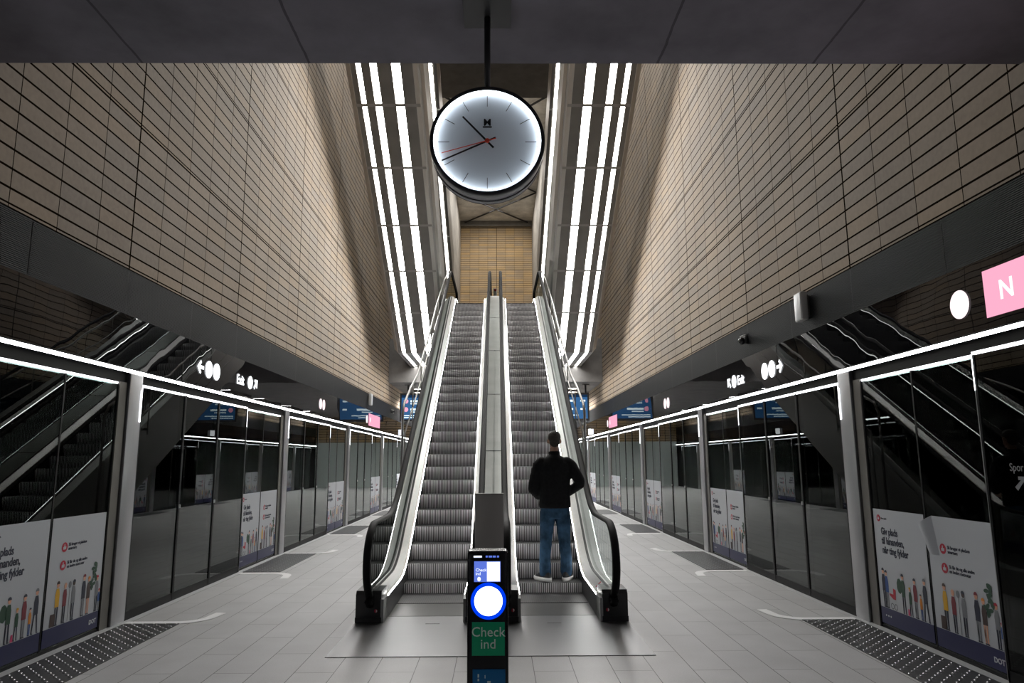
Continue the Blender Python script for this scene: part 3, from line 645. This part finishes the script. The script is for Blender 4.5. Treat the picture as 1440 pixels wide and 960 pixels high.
for s, side in ((-1, 'left'), (1, 'right')):
    rot = R(90) if s < 0 else R(-90)
    pp = None; dd = None
    for k in range(7):
        y = 5.455+5.46*k
        loc = (s*W, y if s < 0 else y+1.75, 0); lab = f'tall glass panel pair with white posters, {side} wall, {ORD[k]}'
        if s > 0 and k == 0: lab = 'tall glass panel pair on the right wall whose white poster peels at one corner'; make_poster_panel(lab, loc, rot, True)
        elif pp is None: pp = make_poster_panel(lab, loc, rot)
        else: dup(pp, loc, rot, lab)
        make_post(f'brushed steel post between doors, {side} wall, {ORD[k]}', s, 7.38+5.46*k)
    if s < 0: panel_left = pp
    for k in range(-1, 7):
        y = 7.65+5.46*k
        if s < 0 and k < 0: continue
        loc = (s*W, y if s < 0 else y+3.25, 0); lab = f'dark glass sliding platform door, {side} wall, {ORD[k+(s > 0)] if k+(s > 0) < 7 else "farthest from the camera"}'
        dd = make_door(lab, loc, rot) if dd is None else dup(dd, loc, rot, lab)
        if s > 0 and k == -1: first = dd
        if s > 0 and k == 0: dd = dd
# partial lettering on the nearest right door (decal of that door only)
text('Spor', .08, 'grey_coat', .275, -.035, 1.512, parent=first, sx=.9)
o = MB().poly([(.31, 1.40), (.335, 1.375), (.40, 1.44), (.40, 1.40), (.43, 1.40), (.43, 1.475), (.35, 1.475), (.35, 1.45), (.375, 1.45)], -.035, 'grey_coat', .001).build('arrow_decal', first)

# floor mats and white floor marks
stud = None
def make_mat(label, s, y0):
    mb = MB(); x0, x1 = sorted((s*3.69, s*3.135)); mb.box((x0, y0, 0), (x1, y0+2.11, .006), 'mat_black')
    nx, ny = 10, 38
    for i in range(nx):
        for j in range(ny):
            cx = x0+.0277+i*(x1-x0)/nx; cy = y0+.0277+j*2.11/ny; r = .013; z = .006
            if (i+j) % 2: continue
            b = [(cx-r, cy-r*.7, z), (cx+r, cy-r*.7, z), (cx+r, cy+r*.7, z), (cx-r, cy+r*.7, z)]; tp = [(cx-r*.6, cy-r*.4, z+.005), (cx+r*.6, cy-r*.4, z+.005), (cx+r*.6, cy+r*.4, z+.005), (cx-r*.6, cy+r*.4, z+.005)]
            mb.face(tp, 'stud')
            for q in range(4): mb.face([b[q], b[(q+1) % 4], tp[(q+1) % 4], tp[q]], 'stud')
    o = mb.build('tactile_mat', fix=False); tag(o, label, 'floor mat'); return o
def make_mark(label, s, y, d):
    c = [(3.70, y), (3.2, y)]; rr = .27
    c += [(3.2-rr*math.sin(q), y+d*rr*(1-math.cos(q))) for q in [R(75)*i/8 for i in range(1, 9)]]
    c += [(c[-1][0]-.03, y+d*.46)]
    L = []; wd = .055
    for i, p in enumerate(c):
        a, b = c[max(0, i-1)], c[min(len(c)-1, i+1)]; t_ = Vector((b[0]-a[0], b[1]-a[1])).normalized(); n_ = Vector((-t_.y, t_.x))
        L.append([(s*(p[0]+n_.x*wd), p[1]+n_.y*wd, .005), (s*(p[0]-n_.x*wd), p[1]-n_.y*wd, .005)])
    mb = MB(); mb.rings(L, 'white_paint', closed=False, cap=False, smooth=False); mb.rings([[(a[0], a[1], .0005) for a in q] for q in L], 'white_paint', closed=False, cap=False, smooth=False)
    o = mb.build('floor_marking', fix=False); tag(o, label, 'floor marking'); return o
for s, side in ((-1, 'left'), (1, 'right')):
    for k in range(5):
        make_mat(f'black studded tactile mat, {side} side, {ORD[k]}', s, 5.42+5.46*k)
        make_mark(f'white curved floor line before a door, {side} side, near end, {ORD[k]}', s, 7.575+5.46*k, 1)
        make_mark(f'white curved floor line past a door, {side} side, far end, {ORD[k]}', s, 10.77+5.46*k, -1)

# ================================================================== SIGNS ON THE HEADERS
def fr(s, y, z): return (s*(W-.004), y, z), (R(90) if s < 0 else R(-90))
def circ(mb, x, z, r, mat, y=-.003): mb.disc((x, y, z), r, 'y', mat, .003, 36)
def arrow(mb, x, z, L, ang, mat, y=-.003, w=.022):
    ca, sa = math.cos(ang), math.sin(ang)
    def tr(p): return (x+p[0]*ca-p[1]*sa, z+p[0]*sa+p[1]*ca)
    mb.poly([tr(p) for p in ((-L, -w), (L*.8, -w), (L*.8, w), (-L, w))], y, mat)
    for q in (-1, 1): mb.poly([tr(p) for p in ((L, 0), (L-w*1.4, w*1.4*q), (L*.25-w*.9, q*L*.75+w*.7*q), (L*.25-w*.9-w*1.2, q*(L*.75)-q*w*.5), (L-w*2.6, 0))], y-.001, mat)
def line_sign(label, s, y, order):   # two discs and an arrow, centre at y
    loc, rot = fr(s, y, 2.81); t = thing('line_sign', label, 'sign', loc, rot)
    q = 1 if s > 0 else -1
    for dx in (-.13, .13):
        m_ = MB(); circ(m_, dx-.0, 0, .115, 'sign_white'); m_.build('line_disc', t)
    m_ = MB(); arrow(m_, q*.4, 0, .1, 0 if q > 0 else math.pi, 'sign_white'); m_.build('arrow', t)
line_sign('lit sign with left arrow and two white discs on the left header', -1, 9.55, 0)
line_sign('lit sign with two white discs and right arrow on the right header', 1, 9.65, 0)
def exit_sign(label, s, y):
    loc, rot = fr(s, y, 2.81); t = thing('exit_sign', label, 'sign', loc, rot)
    if s < 0:
        text('Exit', .2, 'sign_white', -.5, -.004, -.07, bold=.004, parent=t, sx=.95); cx, ax, an = .07, .32, R(45)
    else:
        text('Exit', .2, 'sign_white', .13, -.004, -.07, bold=.004, parent=t, sx=.95); cx, ax, an = -.03, -.27, R(135)
    m_ = MB(); circ(m_, cx, 0, .1, 'sign_white'); m_.build('disc', t)
    m_ = MB(); arrow(m_, ax, 0, .1, an, 'sign_white', w=.022); m_.build('arrow', t)
exit_sign('lit sign reading Exit with disc and diagonal arrow on the left header', -1, 10.95)
exit_sign('lit sign reading Exit with disc and diagonal arrow on the right header', 1, 11.05)
def pink_sign(label, s, y, big, full):
    loc, rot = fr(s, y, 2.82); t = thing('destination_sign', label, 'sign', loc, rot)
    q = 1 if s > 0 else -1
    m_ = MB(); circ(m_, -.0, 0, .115, 'sign_palepink'); m_.build('line_disc', t)
    x0, x1 = (.3, 1.9) if s > 0 else (-.3-1.6, -.3)
    if not full: x0, x1 = (.3, 2.3)
    if s < 0: x0, x1 = (.3, 2.3)
    m_ = MB(); m_.poly([(x0, -.17), (x1, -.17), (x1, .19), (x0, .19)], -.001, 'sign_pink', .004); p = m_.build('lit_panel', t)
    text('N', .2, 'sign_palepink', x0+.16, -.007, -.06, bold=.004, parent=p)
pink_sign('large pink lit destination sign with pale disc at the right edge', 1, 5.55, 1, True)
for s, side, y, fl_ in ((-1, 'left', 21.0, 1), (1, 'right', 24.1, 1)):
    pink_sign(f'small far pink lit destination sign on the {side} header', s, y, 0, True)
for s, side in ((-1, 'left'), (1, 'right')):
    loc, rot = fr(s, 15.6, 2.83); t = thing('line_sign', f'small lit pair of pale discs on the {side} header beyond the Exit sign', 'sign', loc, rot)
    for dx in (-.14, .14): m_ = MB(); circ(m_, dx, 0, .115, 'sign_palepink'); m_.build('line_disc', t)
    loc, rot = fr(s, 28.5, 2.72); o = MB().bbox((-.12, -.09, -.11), (.12, 0, .11), 'sign_white', .01).build('marker_lamp'); o.location = loc; o.rotation_euler = (0, 0, rot); tag(o, f'small white lit marker lamp on the far {side} header', 'lamp')
    # green exit plates on the tunnel wall
    t = thing('emergency_exit_sign', f'small green lit exit plate in the tunnel behind the {side} screen', 'sign', (s*7.19, 12.6, 2.47), R(90) if s < 0 else R(-90))
    MB().bbox((-.24, -.03, -.11), (.24, 0, .11), 'exit_green', .005).build('plate', t)
    m_ = MB(); arrow(m_, .1, 0, .06, 0, 'sign_white', y=-.032, w=.012); m_.poly([(-.16, -.07), (-.1, -.07), (-.05, .02), (-.09, .07), (-.14, .05), (-.12, 0)], -.032, 'sign_white'); m_.build('pictogram', t)

# boxes and cameras on the ribbed bands
def speaker(label, s, y):
    t = thing('wall_speaker', label, 'speaker', (s*(W-.01), y, 3.40), R(90) if s < 0 else R(-90))
    MB().bbox((-.1, -.11, -.17), (.1, -.03, .17), 'device_white', .012).build('housing', t); MB().box((-.07, -.03, -.13), (.07, 0, .13), 'dark_panel').build('bracket', t)
    MB().bbox((-.085, -.116, -.155), (.085, -.109, .155), 'threshold', .003).build('front_cover', t)
speaker('light grey box speaker on the ribbed band of the right wall', 1, 8.3)
speaker('light grey box speaker on the far ribbed band of the left wall', -1, 21.1)
def camera_dome(label, s, y):
    t = thing('security_camera', label, 'camera', (s*(W-.005), y, 3.36), R(90) if s < 0 else R(-90))
    MB().tube([(0, 0, 0), (0, -.05, 0)], .06, 'black', 16).build('mount', t)
    bm = bmesh.new(); bmesh.ops.create_uvsphere(bm, u_segments=16, v_segments=10, radius=.055); m_ = MB(); m_.bm(bm, 'black_gloss', True, Matrix.Translation((0, -.08, -.02))); m_.build('dome', t)
    MB().tube([(0, -.1, .04), (0, -.02, .07), (0, 0, .07)], .012, 'device_white', 8).build('arm', t)
camera_dome('small dark dome camera on the ribbed band of the right wall', 1, 10.4)
camera_dome('small dark dome camera on the far ribbed band of the left wall', -1, 25.7)

# hanging information displays
for s, side in ((-1, 'left'), (1, 'right')):
    x0, x1 = (-3.48, -1.85) if s < 0 else (1.85, 3.39)
    t = thing('information_display', f'{side} hanging blue information display below the mezzanine beam', 'display', ((x0+x1)/2, 25.9, 4.34)); w2 = (x1-x0)/2
    MB().box((-w2, -.06, -1.33), (w2, .06, -.31), 'black').build('housing', t)
    px = -.53 if s < 0 else .66
    MB().tube([(px, 0, 0), (px, 0, -.33)], .03, 'black', 8).box((px-.12, -.1, -.02), (px+.12, .1, 0), 'black').build('hanger', t)
    for yy, nm in ((-.061, 'front'),):
        m_ = MB(); m_.poly([(-w2+.06, -1.25), (w2-.06, -1.25), (w2-.06, -.38), (-w2+.06, -.38)], yy, 'screen_blue', .003); sc_ = m_.build('screen', t)
        m_ = MB(); m_.poly([(-w2+.06, -.47), (w2-.06, -.47), (w2-.06, -.38), (-w2+.06, -.38)], yy-.004, 'screen_dark', .002)
        m_.build('title_bar', sc_)
        m_ = MB()
        for i, z in enumerate((-.6, -.9)):
            for a, b, h in ((-w2+.38, -w2+.95, .035), (w2-.32, w2-.14, .03)): m_.poly([(a, z-h), (b, z-h), (b, z+h), (a, z+h)], yy-.004, 'screen_text', .002)
            m_.poly([(-w2+.38, z-.11), (-w2+.8, z-.11), (-w2+.8, z-.075), (-w2+.38, z-.075)], yy-.004, 'screen_text', .002)
        for a, z in ((1.15, -1.12), (.9, -1.19)): m_.poly([(-w2+.12, z-.016), (-w2+a, z-.016), (-w2+a, z+.016), (-w2+.12, z+.016)], yy-.004, 'screen_text', .002)
        m_.build('text_lines', sc_)
        for z in (-.6, -.9): m_ = MB(); m_.disc((-w2+.22, yy-.003, z), .085, 'y', 'sign_pink', .003, 24); m_.build('line_disc', sc_)

# ================================================================== CLOCK
t = thing('station_clock', 'large round lit station clock hanging from the concrete slab', 'clock', (.004, 4.0, 4.36))
cz = 3.494-4.36; RC = .347; n = 72
circp = lambda r, y: [(r*math.cos(2*math.pi*i/n), y, cz+r*math.sin(2*math.pi*i/n)) for i in range(n)]
MB().rings([circp(RC-.024, 0.0), circp(RC-.012, -.004), circp(RC-.003, 0), circp(RC, .012), circp(RC, .05), circp(RC-.004, .055)], 'clock_body', cap=False).build('front_rim', t, fix=False)
MB().rings([circp(RC-.006, .05), circp(RC-.006, .108)], 'clock_side', cap=False).rings([circp(RC-.024, 0.0), circp(RC-.024, .006)], 'clock_body', cap=False).build('drum', t, fix=False)
MB().rings([circp(RC, .108), circp(RC, .125)], 'clock_body', cap=False).rings([circp(RC-.004, .125), circp(RC-.004, .165)], 'clock_side', cap=False).rings([circp(RC-.03, .166), circp(RC-.002, .165)], 'clock_body', cap=False).build('rear_rim', t, fix=False)
o = MB(); o.face(circp(RC-.026, .163), 'clock_face'); o.build('rear_face', t, fix=False)
MB().rings([circp(RC-.0245, .006), circp(RC-.0245, .03)], 'clock_ring', cap=False).build('light_ring', t, fix=False)
o = MB(); o.face(circp(RC-.022, .03), 'clock_face'); face = o.build('dial', t, fix=False)
m_ = MB()
for i in range(60):
    a = 2*math.pi*i/60; big = i % 5 == 0
    r0, r1, wd = (.228, .296, .0016) if big else (.30, .31, .0006)
    d = Vector((math.sin(a), math.cos(a))); q = Vector((d.y, -d.x))*wd
    pts = [d*r0+q, d*r1+q, d*r1-q, d*r0-q]; m_.poly([(p.x, cz+p.y) for p in pts], .0285, 'hand_black', .0015)
m_.build('hour_marks', face)
def hand(name, ang, L, tail, wd, mat, y, label=None):
    a = R(ang); d = Vector((math.sin(a), math.cos(a))); q = Vector((d.y, -d.x))
    h = MB().poly([((d*-tail+q*wd).x, cz+(d*-tail+q*wd).y), ((d*L+q*wd*.8).x, cz+(d*L+q*wd*.8).y), ((d*L-q*wd*.8).x, cz+(d*L-q*wd*.8).y), ((d*-tail-q*wd).x, cz+(d*-tail-q*wd).y)], y, mat, .003).build(name, t)
    if label: h['label'] = label
hand('hour_hand', 317, .218, .055, .0058, 'hand_black', .022); hand('minute_hand', 245.5, .30, .055, .0052, 'hand_black', .017); hand('second_hand', 254, .285, .055, .0024, 'hand_red', .011, 'thin red second hand')
MB().disc((0, .013, cz), .014, 'y', 'hand_red', .006, 24).build('hub', t)['label'] = 'red hub'
lo_ = text('M', .062, 'hand_black', 0, .028, cz+.105, align='CENTER', bold=.001, parent=face, name='logo_lettering'); MB().box((-.027, .0265, cz+.091), (.027, .028, cz+.1), 'hand_black').build('logo_bar', face)
MB().tube([(0, .06, 0), (0, .06, cz+RC-.01)], .0195, 'black', 14).build('hanging_rod', t)
MB().box((-.148, -.16, -.025), (.148, .17, 0), 'black').build('ceiling_plate', t)

# ================================================================== CARD READER AND PYLON
t = thing('card_reader', 'black check-in card reader with glowing disc in the foreground', 'card reader', (.02, 3.0, 0))
m_ = MB(); m_.bbox((-.083, 0, .02), (.083, .1, 1.238), 'reader_black', .012); m_.build('housing', t)
MB().bbox((-.1, -.03, 0), (.1, .14, .02), 'steel', .004).build('foot_plate', t)
m_ = MB(); m_.poly([(-.055, 1.117), (.052, 1.117), (.052, 1.197), (-.055, 1.197)], 0, 'reader_screen', .002); sc_ = m_.build('screen', t)
m_ = MB(); m_.poly([(-.003, 1.119), (.050, 1.119), (.050, 1.195), (-.003, 1.195)], -.002, 'reader_white', .001); m_.poly([(-.035+.007*math.cos(q), 1.128+.009*math.sin(q)) for q in [2*math.pi*i/12 for i in range(12)]], -.002, 'reader_white', .001); m_.build('window_pane', sc_)
text('Check\nind', .017, 'reader_white', -.049, -.0025, 1.158, parent=sc_, sp_line=.85)
m_ = MB()
for a, b in ((-.057, -.024), (-.008, 0), (.004, .018), (.021, .033), (.038, .046)): m_.poly([(a, 1.212), (b, 1.212), (b, 1.219), (a, 1.219)], 0, 'reader_white' if a < -.05 else 'reader_screen', .0015)
m_.build('indicator_lights', t)
m_ = MB(); m_.disc((.003, 0, 1.043), .0715, 'y', 'reader_blue', .002, 48); d_ = m_.build('touch_ring', t); d_['label'] = 'blue glowing ring'
m_ = MB(); m_.disc((.003, -.0022, 1.043), .057, 'y', 'reader_light', .002, 48); m_.build('touch_disc', t)['label'] = 'white glowing disc'
m_ = MB(); m_.poly([(-.063, .835), (.068, .835), (.068, .962), (-.063, .962)], 0, 'sign_green', .0015); g_ = m_.build('green_label', t)
text('Check\nind', .052, 'sign_text', .002, -.003, .908, align='CENTER', parent=g_, sp_line=.88)
m_ = MB(); m_.bbox((-.06, -.006, .64), (.07, 0, .785), 'panel_blue', .003); b_ = m_.build('blue_panel', t)
m_ = MB()
for a, b, c, d in ((-.04, .755, -.034, .768), (-.04, .742, -.034, .751), (-.038, .722, -.032, .731), (-.002, .735, .012, .742), (-.012, .752, -.009, .764), (-.03, .7, .02, .704), (-.03, .712, .03, .715)): m_.poly([(a, b), (c, b), (c, d), (a, d)], -.007, 'sign_text', .0005)
m_.build('pictogram', b_)
t = thing('metal_pylon', 'plain dark bronze metal pylon behind the card reader between the escalators', 'pylon', (-.022, 7.1, 0))
MB().bbox((-.139, 0, 0.006), (.139, .09, 1.28), 'bronze', .006).build('casing', t); MB().box((-.141, -.002, 1.276), (.141, .092, 1.284), 'dark_panel').build('top_cap', t)

# ================================================================== MAN
def fuse(name, mb, mat, voxel, parent, smooth=4):
    o = mb.build(name+'_tmp'); md = o.modifiers.new('r', 'REMESH'); md.mode = 'VOXEL'; md.voxel_size = voxel; md.use_smooth_shade = True
    sm_ = o.modifiers.new('s', 'SMOOTH'); sm_.iterations = smooth; sm_.factor = .5
    dg = bpy.context.evaluated_depsgraph_get(); me = bpy.data.meshes.new_from_object(o.evaluated_get(dg)); bpy.data.objects.remove(o)
    me.name = name; me.materials.clear(); me.materials.append(M[mat]); p = bpy.data.objects.new(name, me); COL.objects.link(p); p.parent = parent; return p
def limb(mb, pts, rr, mat, n=12):
    # densified tapered tube with round ends
    P_, Q_ = [], []
    for i in range(len(pts)-1):
        for j in range(6):
            t_ = j/6; P_.append(Vector(pts[i]).lerp(Vector(pts[i+1]), t_)); Q_.append(rr[i]+(rr[i+1]-rr[i])*t_)
    P_.append(Vector(pts[-1])); Q_.append(rr[-1])
    mb.tube(P_, Q_, mat, n)
    for c, r in ((pts[0], rr[0]), (pts[-1], rr[-1])):
        bm = bmesh.new(); bmesh.ops.create_uvsphere(bm, u_segments=12, v_segments=8, radius=r*.98); mb.bm(bm, mat, True, Matrix.Translation(c))
def ball(mb, c, r, mat):
    bm = bmesh.new(); bmesh.ops.create_uvsphere(bm, u_segments=18, v_segments=12, radius=1); mb.bm(bm, mat, True, Matrix.Translation(c) @ Matrix.Diagonal((*r, 1)))
BX, BY, BZ = .785, 9.24, .12
man = thing('person', 'man in black jacket and blue jeans standing on the right escalator', 'person', (BX, BY, BZ))
# coordinates relative to feet: x right, y forward (away from camera), z up; height about 1.84
hipL, kneeL, ankL = (-.085, .0, .92), (-.115, .02, .5), (-.135, -.01, .085)
hipR, kneeR, ankR = (.085, .0, .92), (.115, .025, .5), (.135, .02, .085)
shL, elL, wrL = (-.195, .0, 1.47), (-.275, -.02, 1.17), (-.17, .15, 1.04)
shR, elR, wrR = (.205, .0, 1.47), (.335, -.06, 1.21), (.17, .15, 1.07)
b = MB()
b.ell([(0, 0, .88, .13, .1), (0, 0, .98, .155, .105), (0, .0, 1.1, .14, .095), (0, .0, 1.25, .15, .1), (0, -.0, 1.38, .15, .095), (0, 0, 1.45, .12, .07), (0, .0, 1.52, .05, .05)], 'skin')
limb(b, [(.0, .0, 1.48), (.003, .015, 1.62)], [.062, .055], 'skin')
ball(b, (.008, .03, 1.745), (.076, .095, .105), 'skin'); ball(b, (.008, .055, 1.69), (.06, .07, .065), 'skin'); ball(b, (.008, .132, 1.72), (.014, .018, .022), 'skin')
ball(b, (.008, .108, 1.672), (.024, .014, .008), 'skin'); ball(b, (.008, .108, 1.766), (.05, .02, .012), 'skin'); ball(b, (.008, .10, 1.638), (.028, .02, .018), 'skin')
for q in (-1, 1): ball(b, (.008+q*.081, .028, 1.725), (.011, .02, .031), 'skin'); ball(b, (.008+q*.03, .118, 1.742), (.012, .008, .007), 'skin')
for hp_, kn, an in ((hipL, kneeL, ankL), (hipR, kneeR, ankR)): limb(b, [hp_, kn, an], [.085, .052, .036], 'skin'); limb(b, [an, (an[0], an[1]+.12, .05)], [.035, .028], 'skin')
for sh, el, wr, q in ((shL, elL, wrL, -1), (shR, elR, wrR, 1)):
    limb(b, [sh, el, wr], [.035, .034, .028], 'skin')
    wv, ev = Vector(wr), Vector(el); d = (wv-ev).normalized(); side_ = Vector((0, 0, 1)).cross(d).normalized()*q; up = d.cross(side_)
    pc = wv+d*.05; limb(b, [wv, wv+d*.085], [.028, .03], 'skin')
    base = wv+d*.085
    for i, (o_, L_) in enumerate(((-.028, .07), (-.009, .078), (.01, .073), (.028, .058))):
        u = Vector((0, 0, 1))*(-o_); inn = Vector((-q, .2, 0)).normalized()
        p0 = base+u; p1 = p0+d*L_*.5+inn*.006; p2 = p1+d*L_*.28+inn*.02; p3 = p2+d*L_*.1+inn*.022
        limb(b, [p0, p1, p2, p3], [.0095, .009, .0085, .0075], 'skin', 8)
    th0 = wv+d*.03+Vector((0, 0, .022)); limb(b, [th0, th0+Vector((0, 0, .03))+d*.025, th0+Vector((0, 0, .042))+d*.055], [.013, .0105, .009], 'skin', 8)
body = fuse('body', b, 'skin', .007, man, 2)
# jacket
j = MB()
j.ell([(0, .0, .885, .20, .135), (0, .0, .93, .205, .14), (0, 0, 1.05, .195, .135), (0, 0, 1.2, .20, .14), (0, -.005, 1.34, .215, .145), (0, -.005, 1.44, .20, .13), (0, .0, 1.505, .145, .105), (0, .005, 1.545, .08, .08)], 'jacket', 20)
j.ell([(0, .008, 1.5, .09, .085), (.003, .012, 1.56, .074, .075), (.004, .016, 1.6, .07, .072)], 'jacket', 16)
limb(j, [(-.16, 0, 1.455), (-.2, -.0, 1.41), (-.262, -.02, 1.2), (-.272, -.0, 1.12), (-.2, .13, 1.03)], [.075, .083, .07, .066, .052], 'jacket')
limb(j, [(.16, 0, 1.455), (.21, -.0, 1.41), (.31, -.05, 1.24), (.325, -.04, 1.19), (.19, .13, 1.075)], [.075, .083, .07, .066, .054], 'jacket')
fuse('jacket', j, 'jacket', .011, man, 5)
jn = MB()
jn.ell([(0, 0, .76, .17, .115), (0, 0, .84, .182, .125), (0, 0, .93, .18, .125)], 'denim', 18)
for hp_, kn, an in ((hipL, kneeL, ankL), (hipR, kneeR, ankR)):
    limb(jn, [(hp_[0]*1.06, hp_[1], .83), ((hp_[0]+kn[0])/2*1.04, .0, .68), kn, (an[0], an[1]+.005, .28), (an[0], an[1]+.01, .1)], [.1, .092, .078, .072, .074], 'denim')
jm = fuse('jeans', jn, 'denim', .009, man, 3)
# shoes
for an, q in ((ankL, -1), (ankR, 1)):
    s1 = MB(); ro = Matrix.Translation((an[0], an[1], 0)) @ Matrix.Rotation(R(38) if q < 0 else R(-22), 4, 'Z')
    def rot_(m_):
        m_.v = [tuple(ro @ Vector(v)) for v in m_.v]; return m_
    s1.ell([(0, .045, .03, .052, .15), (0, .04, .06, .05, .135), (0, .01, .095, .045, .085), (0, -.0, .125, .043, .055)], 'shoe', 16); sh_ = rot_(s1).build('shoe', man)
    rot_(MB().ell([(0, .045, .0, .054, .155), (0, .045, .048, .057, .158)], 'sole', 20)).build('sole', sh_)['label'] = 'white sole'
# hair
h = MB(); ball(h, (.008, .018, 1.775), (.083, .098, .088), 'hair'); ball(h, (.008, -.02, 1.71), (.068, .055, .062), 'hair')
hm = fuse('hair', h, 'hair', .01, man, 1)

# small litter on the floor
o = MB().bbox((-.72, 5.33, 0), (-.70, 5.36, .006), 'poster_white', .002).build('paper_scrap'); tag(o, 'tiny white scrap of paper on the floor before the landing plate', 'litter')
